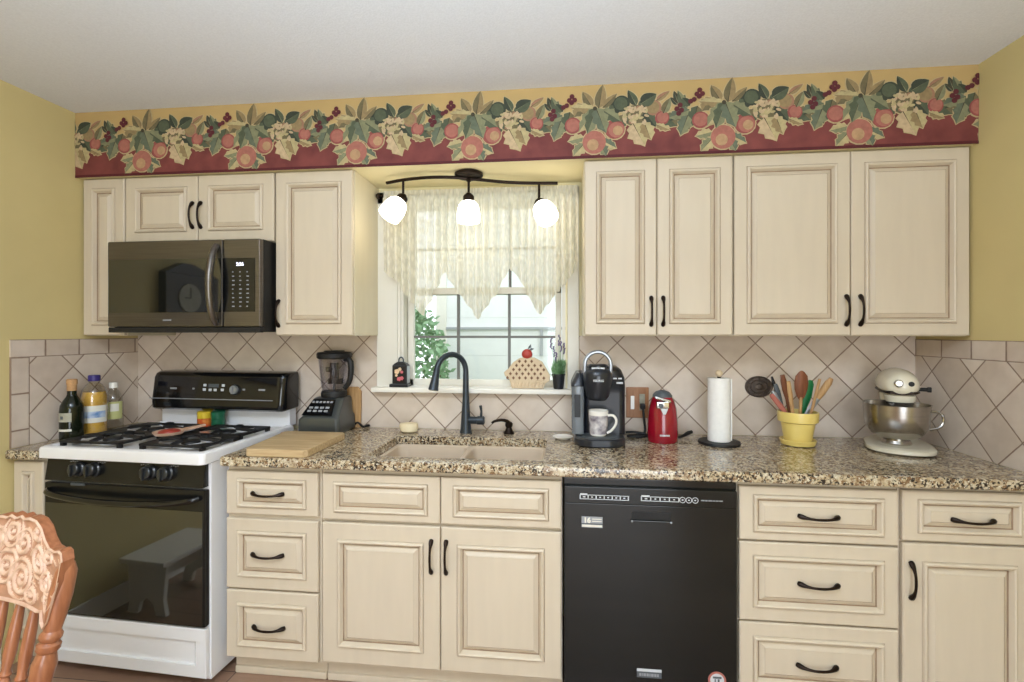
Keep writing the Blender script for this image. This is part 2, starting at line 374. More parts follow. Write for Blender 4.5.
tag(MB().box(XL, XL + .014, YR, -.66, 0, .11, bev=.004).build('baseboard_left', M('white_trim')), kind='structure')
tag(MB().box(XR - .014, XR, YR, -.66, 0, .11, bev=.004).build('baseboard_right', M('white_trim')), kind='structure')

# soffit with the wallpaper border
SOF, SZ = -.344, 2.1435
soffit = MB().box(XL, XR, SOF, 0, SZ, ZC).build('wall_soffit', M('cream_paint')); tag(soffit, kind='structure')

def border():
    mb = MB()
    names = ['border_tan', 'border_red', 'border_maroon', 'pr_halo', 'pr_olive', 'pr_tan', 'pr_sage', 'pr_pale', 'pr_dark', 'pr_green', 'pr_grey', 'pr_red', 'pr_pink', 'pr_peach', 'pr_berry', 'pr_blush', 'pr_cream', 'pr_shadow']
    ix = {n: i for i, n in enumerate(names)}
    K = 1795.
    zb = 2.1385
    mb.box(XL + .001, XR - .001, SOF - .0012, SOF, ZC - .175, ZC - .0005, 0).box(XL + .001, XR - .001, SOF - .0012, SOF, zb + .012, ZC - .175, 1).box(XL + .001, XR - .001, SOF - .002, SOF, zb, zb + .012, 2)
    lay = [0]
    def P(x, y): return (x - 300) / K, ZC - (y - (105 - .0495 * x)) / K
    def poly(pts, col, xo):
        lay[0] += 1
        y = SOF - .0013 - .00002 * lay[0]
        pts = [(min(max(a, XL + .002), XR - .002), b) for a, b in ((p[0] + xo, p[1]) for p in pts)]
        if max(p[0] for p in pts) - min(p[0] for p in pts) < .002: return
        b = len(mb.v); mb.v += [Vector((a, y, max(c_, zb + .003))) for a, c_ in pts]; mb.f.append(tuple(range(b, b + len(pts)))); mb.m.append(ix[col])
    def leafpts(b, t, wd, serr=0, n=7, grow=0.):
        bx, bz = P(*b); tx, tz = P(*t); dx, dz = tx - bx, tz - bz; L = math.hypot(dx, dz); dx, dz = dx / L, dz / L; nx, nz = -dz, dx
        wd = wd / K / 2 + grow; bx -= dx * grow; bz -= dz * grow; L += 2 * grow
        l, r = [], []
        for i in range(n + 1):
            q = i / n; h = wd * math.sin(PI * min(1, q ** .75)) ** .8 * (1 + (serr * (.22 if i % 2 else -.16) if 0 < i < n else 0))
            l.append((bx + dx * L * q + nx * h, bz + dz * L * q + nz * h)); r.append((bx + dx * L * q - nx * h, bz + dz * L * q - nz * h))
        return l, r, (bx, bz), (tx, tz)
    L_ = [  # base, tip, width, colour, second colour, serrated
        ((265, 275), (298, 92), 82, 'pr_olive', 'pr_tan', 0), ((215, 265), (145, 148), 74, 'pr_olive', 'pr_tan', 0), ((295, 270), (402, 162), 56, 'pr_tan', 'pr_olive', 0),
        ((235, 278), (55, 268), 66, 'pr_tan', 'pr_pale', 1), ((240, 275), (115, 455), 90, 'pr_pale', 'pr_sage', 1), ((290, 285), (430, 372), 90, 'pr_sage', 'pr_green', 1),
        ((245, 270), (180, 470), 100, 'pr_sage', 'pr_green', 1), ((245, 270), (322, 462), 110, 'pr_sage', 'pr_grey', 1),
        ((155, 540), (75, 638), 74, 'pr_pale', 'pr_sage', 1), ((150, 495), (35, 525), 64, 'pr_sage', 'pr_pale', 1), ((290, 515), (398, 572), 70, 'pr_grey', 'pr_pale', 1), ((280, 540), (322, 632), 74, 'pr_grey', 'pr_sage', 1),
        ((545, 250), (482, 136), 66, 'pr_dark', 'pr_green', 0), ((575, 240), (692, 165), 100, 'pr_dark', 'pr_green', 0), ((690, 215), (788, 143), 44, 'pr_blush', 'pr_tan', 0),
        ((740, 310), (792, 195), 64, 'pr_olive', 'pr_sage', 0), ((690, 395), (790, 432), 46, 'pr_pale', 'pr_tan', 1),
        ((520, 385), (606, 552), 130, 'pr_pale', 'pr_cream', 1), ((600, 375), (652, 505), 96, 'pr_pale', 'pr_tan', 1),
        ((850, 235), (818, 142), 44, 'pr_dark', 'pr_shadow', 0), ((845, 245), (792, 190), 36, 'pr_dark', 'pr_shadow', 0), ((850, 300), (788, 365), 52, 'pr_dark', 'pr_green', 0),
        ((-30, 335), (-92, 185), 62, 'pr_green', 'pr_sage', 0), ((-10, 330), (-165, 392), 84, 'pr_sage', 'pr_grey', 1), ((-20, 370), (-72, 522), 96, 'pr_sage', 'pr_grey', 1), ((-5, 300), (-60, 240), 60, 'pr_green', 'pr_dark', 0)]
    G_ = [((600, 300), (690, 410), 100, 'pr_green', 'pr_dark', 1), ((750, 320), (845, 405), 96, 'pr_olive', 'pr_green', 1), ((455, 320), (425, 425), 84, 'pr_green', 'pr_olive', 1), ((50, 300), (15, 450), 96, 'pr_olive', 'pr_green', 1),
        ((560, 270), (650, 205), 76, 'pr_green', 'pr_dark', 0), ((720, 240), (640, 320), 90, 'pr_olive', 'pr_dark', 0), ((880, 270), (930, 430), 100, 'pr_green', 'pr_olive', 1), ((400, 240), (360, 330), 90, 'pr_dark', 'pr_green', 0), ((150, 240), (80, 340), 90, 'pr_olive', 'pr_tan', 1), ((860, 250), (900, 170), 50, 'pr_olive', 'pr_green', 0), ((330, 230), (420, 205), 60, 'pr_olive', 'pr_dark', 0)]
    F_ = [((72, 405), 62, 'pr_red', 'pr_pink', (70, 400)), ((385, 430), 74, 'pr_red', 'pr_peach', (408, 440)), ((232, 530), 88, 'pr_pink', 'pr_peach', (222, 550)), ((672, 268), 58, 'pr_blush', 'pr_tan', (660, 262)), ((733, 345), 52, 'pr_red', 'pr_pink', (740, 335)), ((435, 238), 62, 'pr_dark', 'pr_green', (425, 235))]
    B_ = [(65, 185), (45, 215), (85, 212), (25, 255), (62, 232), (0, 268), (862, 250), (838, 278), (872, 288), (852, 312)]
    rnd = random.Random(3)
    fl = [(rnd.uniform(450, 625), rnd.uniform(262, 385), rnd.uniform(0, PI), rnd.choice(('pr_cream', 'pr_cream', 'pr_cream', 'pr_blush', 'pr_pale'))) for _ in range(58)]
    def disc(c, r, n=14, sq=1.): return [(P(*c)[0] + r / K * math.cos(2 * PI * i / n), P(*c)[1] + r * sq / K * math.sin(2 * PI * i / n)) for i in range(n)]
    for k in range(-5, 4):
        xo = .160 + .5225 * k; lay[0] = 0
        for b, t, wd, c1, c2, se in G_ + L_:
            l, r, _, _ = leafpts(b, t, wd, se, grow=.0042); poly(l + r[::-1], 'pr_halo', xo)
        for c, r, *_ in F_: poly(disc(c, r + 9), 'pr_halo', xo)
        poly(disc((540, 325), 112, 16, .78), 'pr_halo', xo); poly(disc((540, 325), 102, 16, .78), 'pr_olive', xo)
        def leaves(rows):
            for b, t, wd, c1, c2, se in rows:
                l, r, bb, tt = leafpts(b, t, wd, se)
                poly([bb] + l[1:-1] + [tt], c1, xo); poly([bb] + r[1:-1] + [tt], c2, xo)
                mx_, mz_ = tt[0] - bb[0], tt[1] - bb[1]; q = .0012
                poly([(bb[0] - q * 1.6, bb[1]), (bb[0] + q * 1.6, bb[1]), (bb[0] + mx_ * .8, bb[1] + mz_ * .8)], 'pr_shadow' if c1 != 'pr_dark' else 'pr_sage', xo)
        def fruit(rows):
            for c, r, c1, c2, h in rows:
                poly(disc(c, r, 18), c1, xo); poly(disc((c[0] * .5 + h[0] * .5, c[1] * .5 + h[1] * .5), r * .80, 14), c2 if c2 != 'pr_peach' else 'pr_pink', xo); poly(disc(h, r * .5, 12), c2, xo)
        leaves(G_); leaves(L_[17:]); fruit(F_[3:]); leaves(L_[8:17]); fruit(F_[:3]); leaves(L_[:8])
        poly(disc((238, 275), 16), 'pr_shadow', xo)
        for cx, cy, a, col in fl:
            x_, z_ = P(cx, cy); poly([(x_ + .011 * math.cos(q) * math.cos(a) - .0055 * math.sin(q) * math.sin(a), z_ + .011 * math.cos(q) * math.sin(a) + .0055 * math.sin(q) * math.cos(a)) for q in (2 * PI * i / 8 for i in range(8))], col, xo)
        for c in B_: poly(disc(c, 19, 9), 'pr_berry', xo)
    o = mb.build('wallpaper_border', [MATS[n] for n in names], soffit)
    tag(o, label='wallpaper border with a garland of leaves and fruit over dark red')
border()

# ------------------------------------------------------------------ window
win = thing('window_1', 'white double-hung window above the sink', 'window', (-.42, 0, 1.1), kind='structure')
del win['category']
f = MB()
f.box(-.960, -.852, -.018, 0, 1.125, 2.12, bev=.003).box(.012, .068, -.018, 0, 1.125, 2.12, bev=.003).box(-.960, .068, -.018, 0, 2.06, 2.12, bev=.003)
f.box(-.852, -.836, -.012, 0, 1.125, 2.06, bev=.002)
f.box(WX0 - .015, WX0, 0, .14, WZ0, WZ1).box(WX1, WX1 + .015, 0, .14, WZ0, WZ1).box(WX0, WX1, 0, .14, WZ1, WZ1 + .01)
f.build('window_frame', M('sash_white'), win)
f = MB().box(-.975, .066, -.062, .07, 1.101, 1.126, bev=.006).box(WX0, WX1, .07, .145, 1.101, 1.122)
f.build('window_sill', M('white_trim'), win)
def sash(y0, z0, z1, nm, gy):
    s_ = MB(); x0, x1 = WX0 + .004, WX1 - .004; st = .03
    s_.box(x0, x0 + st, y0, y0 + .03, z0, z1, bev=.002).box(x1 - st, x1, y0, y0 + .03, z0, z1, bev=.002)
    s_.box(x0, x1, y0, y0 + .03, z0, z0 + .035, bev=.002).box(x0, x1, y0, y0 + .03, z1 - .034, z1, bev=.002)
    o = s_.build(nm, M('sash_white'), win)
    g = MB()
    for q in (1 / 3., 2 / 3.):
        xm = x0 + (x1 - x0) * q; g.box(xm - .0065, xm + .0065, y0 + .004, y0 + .026, z0 + .035, z1 - .034)
    zm = (z0 + z1) / 2; g.box(x0 + st, x1 - st, y0 + .005, y0 + .025, zm - .006, zm + .006)
    g.build('muntin_bars', M('muntin_backlit'), o)
    MB().box(x0 + .01, x1 - .01, y0 + .012, y0 + .016, z0 + .02, z1 - .02).build('glass_pane', M('window_glass'), o)
sash(.062, 1.124, 1.635, 'lower_sash', 0)
sash(.098, 1.60, 2.085, 'upper_sash', 0)

# lace valance on its rod
rod = thing('curtain_rod', 'thin bronze curtain rod across the top of the window', 'curtain rod', (-.42, -.055, 2.09))
MB().tube([(-.925, -.055, 2.09), (.060, -.055, 2.09)], .004, mi=0).build('rod', M('bronze'), rod)
MB().lathe([(.004, 0), (.006, .003), (.013, .006), (.016, .012), (.012, .02), (.003, .023)], (-.925, -.055, 2.09), 16, axis=(-1, 0, 0)).build('finial', M('bronze'), rod)
for x in (-.918, .050): MB().box(x, x + .01, -.05, -.018, 2.08, 2.10, bev=.002).build('bracket', M('bronze'), rod)
def valance():
    hem = [(-.905, 1.70), (-.83, 1.655), (-.80, 1.60), (-.695, 1.475), (-.64, 1.60), (-.592, 1.695), (-.53, 1.60), (-.470, 1.53), (-.425, 1.462), (-.375, 1.53), (-.32, 1.60), (-.27, 1.712), (-.22, 1.66), (-.165, 1.55), (-.122, 1.482), (-.07, 1.55), (.0, 1.63), (.062, 1.715)]
    def hz(x):
        for (a, za), (b, zb_) in zip(hem, hem[1:]):
            if a <= x <= b: return za + (zb_ - za) * (x - a) / (b - a)
        return hem[0][1] if x < hem[0][0] else hem[-1][1]
    n, mrows = 360, 26; rows = []
    for r in range(mrows + 1):
        q = r / mrows; row = []
        for i in range(n + 1):
            x = -.905 + .967 * i / n
            zb_ = hz(x) + .006 * abs(math.sin(x * 120))
            z = 2.112 + (zb_ - 2.112) * q
            ph = x * 2 * PI * 24 + 1.3 * math.sin(x * 9) + .8 * math.sin(x * 31)
            amp = .006 + .014 * min(1, max(0, (2.085 - z) / .12))
            y = -.080 + amp * math.sin(ph) + .006 * math.sin(x * 17 + z * 3)
            if z > 2.07: y = -.066 - .003 * math.sin(ph * 1.5)
            row.append((x + .003 * math.cos(ph) * q, y, z))
        rows.append(row)
    o = MB().loft(rows, cap0=False, cap1=False, closed=False).build('lace_valance', M('lace'), None, 80)
    tag(o, 'sheer white lace valance with pointed hem hanging over the window', 'valance')
valance()

# beyond the window
tag(MB().box(-9, 8, .3, 14, -.5, -.4).build('outside_ground', M('lawn')), kind='structure')
h = thing('neighbor_house', 'white sided house seen through the window glass', 'house', (1.5, 4.3, -.4))
s_ = MB()
for k in range(11): s_.box(-1.70, 6.5, 4.0 - .012, 4.2, -.4 + k * .5, -.4 + k * .5 + .498)
s_.build('siding', M('siding'), h)
MB().box(-1.72, -1.58, 3.965, 4.3, -.4, 4.8, bev=.005).build('corner_board', M('white_trim'), h)
MB().box(-1.58, 2.6, 3.95, 3.99, 1.44, 1.475, bev=.004).box(-.33, -.29, 3.95, 3.99, 1.1, 1.44, bev=.004).build('trim_band', M('siding_grey'), h)
MB().box(-1.9, 6.6, 3.7, 4.5, 4.8, 4.95, bev=.01).build('roof_eave', M('siding_grey'), h)
b_ = thing('bush', 'leafy green bush outside the left half of the window', 'bush', (-1.86, 3.2, -.4))
lf = MB(); rn = random.Random(5)
for k in range(3600):
    th, ph = rn.uniform(0, 2 * PI), math.acos(rn.uniform(-1, 1)); rr = rn.uniform(.55, 1) ** .5
    c = Vector((-1.86 + .52 * rr * math.sin(ph) * math.cos(th), 3.2 + .5 * rr * math.sin(ph) * math.sin(th), .68 + 1.12 * rr * math.cos(ph)))
    d = Vector((rn.uniform(-1, 1), rn.uniform(-1, 1), rn.uniform(-1, .6))).normalized(); u = d.orthogonal().normalized(); L = rn.uniform(.06, .11)
    n_ = d.cross(u)
    lf.add([c, c + d * L * .5 + u * L * .28, c + d * L + n_ * .006, c + d * L * .5 - u * L * .28], [(0, 1, 2, 3)])
lf.build('foliage', M('bush_leaf'), b_)
st = MB()
for k in range(5): st.tube([(-1.86 + .05 * k - .1, 3.2, -.4), (-1.86 + .15 * (k - 2), 3.2 + .1 * (k % 2), .3), (-1.86 + .2 * (k - 2), 3.2, .9)], [.022, .015, .006], 7)
st.build('stem', M('bark'), b_)

# ------------------------------------------------------------------ cabinets
def panel(mb, x0, x1, z0, z1, yf, fr, back=.019, frz=None):
    """raised-panel front in the plane y=yf; material 0 paint, 1 antique glaze in the grooves"""
    steps = [(0, back, 0), (0, .004, 0), (.004, 0, 0), (fr, 0, 0), (fr + .0014, .0015, 1), (fr + .004, -.007, 0), (fr + .009, -.0095, 0), (fr + .014, -.007, 0), (fr + .021, .007, 0), (fr + .0225, .010, 1), (fr + .0245, .010, 1), (fr + .027, .007, 0), (fr + .040, -.001, 0), (fr + .0408, .0002, 1), (fr + .042, -.001, 0)]
    frz = fr if frz is None else frz; mx_, mz_ = (x1 - x0) / 2 - .004, (z1 - z0) / 2 - .004
    rings = []; mis = []
    for i, dy, mi in steps:
        k = i if i < .005 else i - fr + frz; i = min(i, mx_); k = min(k, mz_); rings.append([(x0 + i, yf + dy, z0 + k), (x1 - i, yf + dy, z0 + k), (x1 - i, yf + dy, z1 - k), (x0 + i, yf + dy, z1 - k)]); mis.append(mi)
    mb.loft(rings, cap0=True, cap1=False, mis=mis[1:])
    b = len(mb.v); mb.v += [Vector(p) for p in rings[-1]]; mb.f.append((b, b + 1, b + 2, b + 3)); mb.m.append(0)

def pull(parent, x, z, yf, vert, L=.128):
    p = []; R = []
    for q, o, r in ((-.5, .001, .0078), (-.47, .006, .0092), (-.41, .012, .0086), (-.34, .019, .0056), (-.2, .026, .0042), (0, .028, .0048), (.2, .026, .0042), (.34, .019, .0056), (.41, .012, .0086), (.47, .006, .0092), (.5, .001, .0078)):
        p.append((x, yf - o, z + q * L) if vert else (x + q * L, yf - o, z - .004 * (1 - (2 * q) ** 2))); R.append(r)
    mb = MB().tube(p, R, 9, smooth=1)
    mb.build('handle', M('bronze'), parent)

YU, YB = -.3152, -.6132
def upper(name, label, x0, x1, z0, z1, doors, group=None):
    r = thing(name, label, 'cabinet', ((x0 + x1) / 2, -.15, z0), group)
    MB().box(x0, x1, YU + .021, -.001, z0, z1, bev=.001).build('body', M('cabinet_side'), r)
    for dx0, dx1, hx, hz, fr in doors:
        d = MB(); panel(d, dx0, dx1, z0 + .003, z1 - .003, YU, fr); d = d.build('door', M('cabinet', 'glaze'), r)
        if hx: pull(d, hx, hz, YU, True, .12)
    return r
ZB, ZT = 1.3872, 2.142
upper('upper_cabinet', 'narrow cream wall cabinet in the corner left of the microwave', -2.313, -2.0915, ZB, ZT, [(-2.310, -2.093, 0, 0, .045)])
upper('upper_cabinet', 'short cream two-door wall cabinet directly above the microwave', -2.0885, -1.3325, 1.822, ZT, [(-2.086, -1.7145, -1.736, 1.952, .05), (-1.7105, -1.3345, -1.694, 1.952, .05)])
upper('upper_cabinet', 'tall cream single-door wall cabinet between microwave and window', -1.3285, -.9537, ZB, ZT, [(-1.325, -.957, -1.308, 1.490, .05)])
upper('upper_cabinet', 'cream wall cabinet with two narrow doors just right of the window', .0811, .6950, ZB, ZT, [(.084, .3845, .362, 1.492, .048), (.388, .6925, .411, 1.492, .048)])
upper('upper_cabinet', 'wide cream wall cabinet with two broad doors beside the right wall', .6975, 1.5965, ZB, ZT, [(.700, 1.1515, 1.134, 1.492, .048), (1.155, 1.594, 1.187, 1.492, .048)])

def base(label, x0, x1, drawers=(), doors=(), toe=True, hollow=False):
    r = thing('base_cabinet', label, 'cabinet', ((x0 + x1) / 2, -.3, 0))
    b = MB()
    if hollow:
        b.box(x0, x1, YB + .021, YB + .034, .095, .8755).box(x0, x0 + .016, YB + .03, -.003, .095, .8755).box(x1 - .016, x1, YB + .03, -.003, .095, .8755).box(x0, x1, YB + .03, -.003, .095, .112).box(x0, x1, -.012, -.003, .095, .64)
    else: b.box(x0, x1, YB + .021, -.003, .095, .8755, bev=.001)
    b.box(x0, x1, -.54, -.003, 0, .096)
    b.build('body', M('cabinet'), r)
    if toe: MB().box(x0, x1, -.556, -.54, 0, .03, bev=.006).box(x0, x1, -.546, -.54, .03, .085).build('toe_kick', M('cabinet'), r)
    for dx0, dx1, z0, z1, hx, hz in drawers:
        d = MB(); panel(d, dx0, dx1, z0, z1, YB, .046, frz=.028 if z1 - z0 < .2 else .046); d = d.build('drawer' if hx else 'drawer_front', M('cabinet', 'glaze'), r)
        if hx: pull(d, hx, hz, YB, False, .132)
    for dx0, dx1, z0, z1, hx, hz, fr in doors:
        d = MB(); panel(d, dx0, dx1, z0, z1, YB, fr); d = d.build('door', M('cabinet', 'glaze'), r)
        if hx: pull(d, hx, hz, YB, True, .125)
    return r
base('narrow cream base cabinet squeezed between left wall and stove', -2.316, -2.170, doors=[(-2.312, -2.172, .115, .86, 0, 0, .04)])
base('cream base cabinet of three drawers beside the stove', -1.3525, -.9565, [(-1.349, -.963, .677, .850, -1.17, .765), (-1.349, -.963, .382, .660, -1.17, .523), (-1.349, -.963, .105, .374, -1.165, .236)])
base('wide cream sink base cabinet with two doors under false drawer fronts', -.9535, -.0105, [(-.946, -.4745, .672, .850, 0, 0), (-.4705, -.013, .672, .850, 0, 0)], [(-.946, -.4745, .113, .660, -.507, .548, .062), (-.4705, -.013, .113, .660, -.449, .548, .062)], hollow=True)
base('cream base cabinet of three wide drawers right of the dishwasher', .6145, 1.1505, [(.618, 1.146, .664, .855, .883, .757), (.618, 1.146, .378, .657, .883, .519), (.618, 1.146, .105, .371, .878, .233)])
base('cream base cabinet with one drawer over a door at right wall', 1.1530, 1.600, [(1.159, 1.576, .684, .858, 1.377, .765)], [(1.159, 1.576, .105, .676, 1.183, .550, .06)])

# ------------------------------------------------------------------ worktops, sink
def slab(x0, x1, y0, y1, z0, z1, hole=None):
    mb = MB(); e = .008
    def R(i, z, r=.012): return rrect(x0 + i, x1 - i, y0 + i, y1 - i, r, z)
    if not hole:
        mb.loft([R(.004, z0), R(0, z0 + .004), R(0, z1 - e), R(.0025, z1 - .0025), R(e, z1)])
    else:
        hx0, hx1, hy0, hy1 = hole
        def H(i, z): return rrect(hx0 - i, hx1 + i, hy0 - i, hy1 + i, .03 + i, z)
        mb.loft([H(0, z0), R(.004, z0), R(0, z0 + .004), R(0, z1 - e), R(.0025, z1 - .0025), R(e, z1), H(.006, z1), H(.0015, z1 - .002), H(0, z1 - .006), H(0, z0)], cap0=False, cap1=False)
    return mb
o = slab(-1.356, 1.602, -.648, -.0065, .876, .914, (-.785, -.082, -.568, -.195)).build('worktop', M('granite'), None, 30)
tag(o, 'long speckled beige granite worktop running from stove to right wall', 'worktop')
o = slab(-2.3135, -2.166, -.648, -.0065, .876, .914).build('worktop', M('granite'), None, 30)
tag(o, 'small granite worktop piece between left wall and stove', 'worktop')

sink = thing('kitchen_sink', 'cream double-bowl undermount sink set in the granite worktop', 'sink', (-.43, -.38, .68))
def bowl(x0, x1, y0, y1, fx0, fx1):
    mb = MB()
    def R(i, z, r): return rrect(x0 + i, x1 - i, y0 + i, y1 - i, r, z)
    mb.loft([rrect(fx0, fx1, y0 - .014, y1 + .02, .01, .862), rrect(fx0, fx1, y0 - .014, y1 + .02, .01, .8755), R(-.006, .8755, .05), R(0, .870, .045), R(.012, .72, .045), R(.03, .69, .05), R(.10, .684, .05)], cap0=False)
    mb.loft([rrect(fx0, fx1, y0 - .014, y1 + .02, .01, .862), R(-.006, .70, .05), R(.02, .676, .05)], cap0=False)
    return mb
bowl(-.775, -.442, -.560, -.203, -.80, -.431).build('bowl', M('sink_cream'), sink)
bowl(-.420, -.092, -.560, -.203, -.431, -.066).build('bowl', M('sink_cream'), sink)
for x in (-.61, -.255): MB().lathe([(.045, .684), (.045, .687), (.03, .6875), (.026, .685)], (x, -.38, 0), 20).build('drain', M('chrome'), sink)

fa = thing('kitchen_faucet', 'dark bronze gooseneck faucet standing behind the sink', 'faucet', (-.482, -.085, .914))
MB().lathe([(.030, 0), (.030, .006), (.027, .012), (.023, .06), (.019, .13), (.0155, .18)], (-.482, -.085, .914), 24).build('base', M('faucet_dark'), fa)
arc = [(-.482, -.085, 1.08), (-.482, -.085, 1.19)]
for k in range(0, 11):
    a = PI * k / 10 * .96; r = .083
    d = r - r * math.cos(a); arc.append((-.482 - .69 * d * 1.0, -.085 - .72 * d, 1.215 + r * math.sin(a)))
arc = arc[:2] + arc[2:]
e = Vector(arc[-1])
MB().tube(arc, [.0155, .0145] + [.0135] * 11, 14, smooth=1).build('neck', M('faucet_dark'), fa)
MB().lathe([(.0145, 0), (.0155, .015), (.0165, .03), (.023, .085), (.0245, .096), (.019, .099)], (e.x + .001, e.y, e.z + .004), 20, axis=(-.14, -.15, -1)).build('spray_head', M('faucet_dark'), fa)
hb = MB().lathe([(.014, 0), (.018, .006), (.018, .05), (.021, .052), (.021, .082), (.016, .086)], (-.475, -.085, .975), 18, axis=(1, -.05, 0)).build('valve', M('faucet_dark'), fa)
MB().tube([(-.406, -.09, .99), (-.404, -.092, 1.02), (-.408, -.094, 1.048)], [.0065, .0055, .0075], 10).build('lever', M('faucet_dark'), hb)
sd = thing('soap_dispenser', 'short dark bronze soap dispenser pump right of the faucet', 'soap dispenser', (-.27, -.085, .914))
MB().lathe([(.026, 0), (.026, .005), (.020, .012), (.013, .028), (.018, .036), (.019, .048), (.012, .056)], (-.27, -.085, .914), 20).build('pump', M('bronze'), sd)
MB().tube([(-.27, -.085, .955), (-.272, -.09, .972), (-.30, -.10, .982), (-.335, -.112, .978), (-.350, -.117, .968)], [.011, .009, .0075, .0065, .006], 10, smooth=1).build('spout', M('bronze'), sd)
o = MB().lathe([(.030, 0), (.042, .006), (.046, .02), (.0465, .034), (.043, .043), (.02, .046)], (-.762, -.105, .914), 24, sy=.75).build('soap_bar', M('cream_soap')); o.location = (0, 0, 0)
tag(o, 'rounded cream soap cake behind the left sink bowl', 'soap')
o = MB().lathe([(.028, 0), (.034, .004), (.046, .012), (.047, .014), (.04, .012), (.026, .0065)], (-.010, -.185, .914), 26).build('saucer', M('white_ceramic'))
tag(o, 'little white dish lying left of the coffee maker', 'dish')

# ------------------------------------------------------------------ gas range
rg = thing('gas_range', 'white freestanding gas stove with black oven door and backguard', 'stove', (-1.757, -.33, 0))
RX0, RX1 = -2.141, -1.381
MB().box(RX0, RX1, -.618, -.03, .025, .885, bev=.004).box(RX0 + .03, RX0 + .07, -.58, -.54, 0, .03).box(RX1 - .07, RX1 - .03, -.58, -.54, 0, .03).box(RX0 + .03, RX0 + .07, -.1, -.06, 0, .03).box(RX1 - .07, RX1 - .03, -.1, -.06, 0, .03).build('body', M('white_enamel'), rg)
ct = MB()
def CR(i, z, r=.02): return rrect(RX0 - .004 + i, RX1 + .004 - i, -.668 + i, -.06 - i, r, z)
ct.loft([CR(.006, .884), CR(0, .888), CR(0, .922), CR(.003, .930), CR(.012, .935), CR(.026, .934), CR(.032, .926), CR(.06, .926)])
cook = ct.build('cooktop', M('white_enamel'), rg)
MB().box(RX0 + .012, RX1 - .012, -.085, -.03, .93, 1.03, bev=.004).build('riser', M('white_enamel'), rg)
# backguard: sloped black console with rounded ends
prof = [(-.035, 1.015), (-.15, 1.010), (-.165, 1.02), (-.168, 1.05), (-.150, 1.175), (-.138, 1.195), (-.115, 1.204), (-.035, 1.204)]
bg = MB()
rings = []
for x, s in ((RX0 + .016, .72), (RX0 + .020, .88), (RX0 + .034, .98), (RX0 + .057, 1.), (RX1 - .037, 1.), (RX1 - .014, .98), (RX1 - .000, .88), (RX1 + .004, .72)):
    rings.append([(x, -.035 + (y + .035) * s, 1.107 + (z - 1.107) * (s ** .4)) for y, z in prof])
bg.loft(rings)
back = bg.build('backguard', M('black_gloss'), rg, 50)
def bgp(x, z, o=.001):  # point on the sloped face
    return (x, -.168 + (z - 1.05) * .144 - o, z)
sl = math.atan(.144)
MB().tube([bgp(RX0 + .02, 1.068), bgp(RX1 - .05, 1.068), ], .0022, 6).build('trim_line', M('grey_mark'), back)
rotf = (PI / 2 - sl, 0, 0)
MB().box(-1.875, -1.825, 0, .002, 0, .022, 0).build('x', M('slate'), back) if 0 else None
for x, z in ((-1.812, 1.137), (-1.813, 1.115), (-1.780, 1.114), (-1.752, 1.114), (-1.709, 1.137), (-1.712, 1.115)):
    c = bgp(x, z, .0015); MB().box(x - .0085, x + .0085, c[1], c[1] + .004, z - .0065, z + .0065, bev=.0015).build('button', M('pale_mark'), back)
c = bgp(-1.852, 1.134, .001); MB().box(-1.792, -1.734, c[1], c[1] + .004, 1.124, 1.144, bev=.001).build('display', M('slate'), back)
dial = MB().lathe([(.027, 0), (.026, .004), (.024, .006)], bgp(-1.640, 1.117, 0), 26, axis=(0, -1, .144)).lathe([(.021, .004), (.021, .016), (.018, .02), (.004, .021)], bgp(-1.640, 1.117, 0), 26, 1, axis=(0, -1, .144)).box(-1.643, -1.637, -.187, -.182, 1.10, 1.135, 2).build('oven_dial', M('black_matte', 'silver_plastic', 'grey_mark'), back)
for x, wd in ((-1.99, .038), (-1.875, .012), (-1.593, .014), (-1.495, .036)):
    c = bgp(x, 1.12, .001); MB().box(x - wd / 2, x + wd / 2, c[1], c[1] + .003, 1.114, 1.123, bev=.001).build('badge', M('grey_mark'), back)
# grates and burners
def grate(x0, x1, y0, y1):
    g = MB(); z0, z1 = .940, .951; b = .014; cx, cy = (x0 + x1) / 2, (y0 + y1) / 2
    g.box(x0, x1, y0, y0 + b, z0, z1, bev=.003).box(x0, x1, y1 - b, y1, z0, z1, bev=.003).box(x0, x0 + b, y0, y1, z0, z1, bev=.003).box(x1 - b, x1, y0, y1, z0, z1, bev=.003)
    for sx, sy in ((1, 0), (-1, 0), (0, 1), (0, -1)):
        ex, ey = (x1 - x0) / 2 - .006, (y1 - y0) / 2 - .006
        p0 = (cx + sx * ex, cy + sy * ey, .946); p1 = (cx + sx * .045, cy + sy * .045, .954)
        g.tube([p0, ((p0[0] + p1[0]) / 2, (p0[1] + p1[1]) / 2, .953), p1], [.010, .009, .007], 8)
    for sx in (1, -1):
        for sy in (1, -1):
            px, py = cx + sx * ((x1 - x0) / 2 - .01), cy + sy * ((y1 - y0) / 2 - .01)
            g.prism([(px, py, z0), (px - sx * .075, py, z0), (px, py - sy * .075, z0)], (0, 0, z1 - z0 - .002))
            g.box(px - .008, px + .008, py - .008, py + .008, .926, z0 + .004)
    return g
for gx0, gx1 in ((-2.095, -1.800), (-1.712, -1.417)):
    for gy0, gy1 in ((-.620, -.412), (-.406, -.200)):
        grate(gx0, gx1, gy0, gy1).build('grate', M('cast_iron'), rg)
        cx, cy = (gx0 + gx1) / 2, (gy0 + gy1) / 2
        MB().lathe([(.052, .926), (.050, .932), (.036, .936), (.034, .944), (.030, .947), (.004, .948)], (cx, cy, 0), 22, mis=[0, 0, 1, 1, 1]).lathe([(.088, .9262), (.092, .9285), (.080, .9285), (.070, .9265)], (cx, cy, 0), 26, 0).build('burner', M('white_enamel', 'cast_iron'), rg)
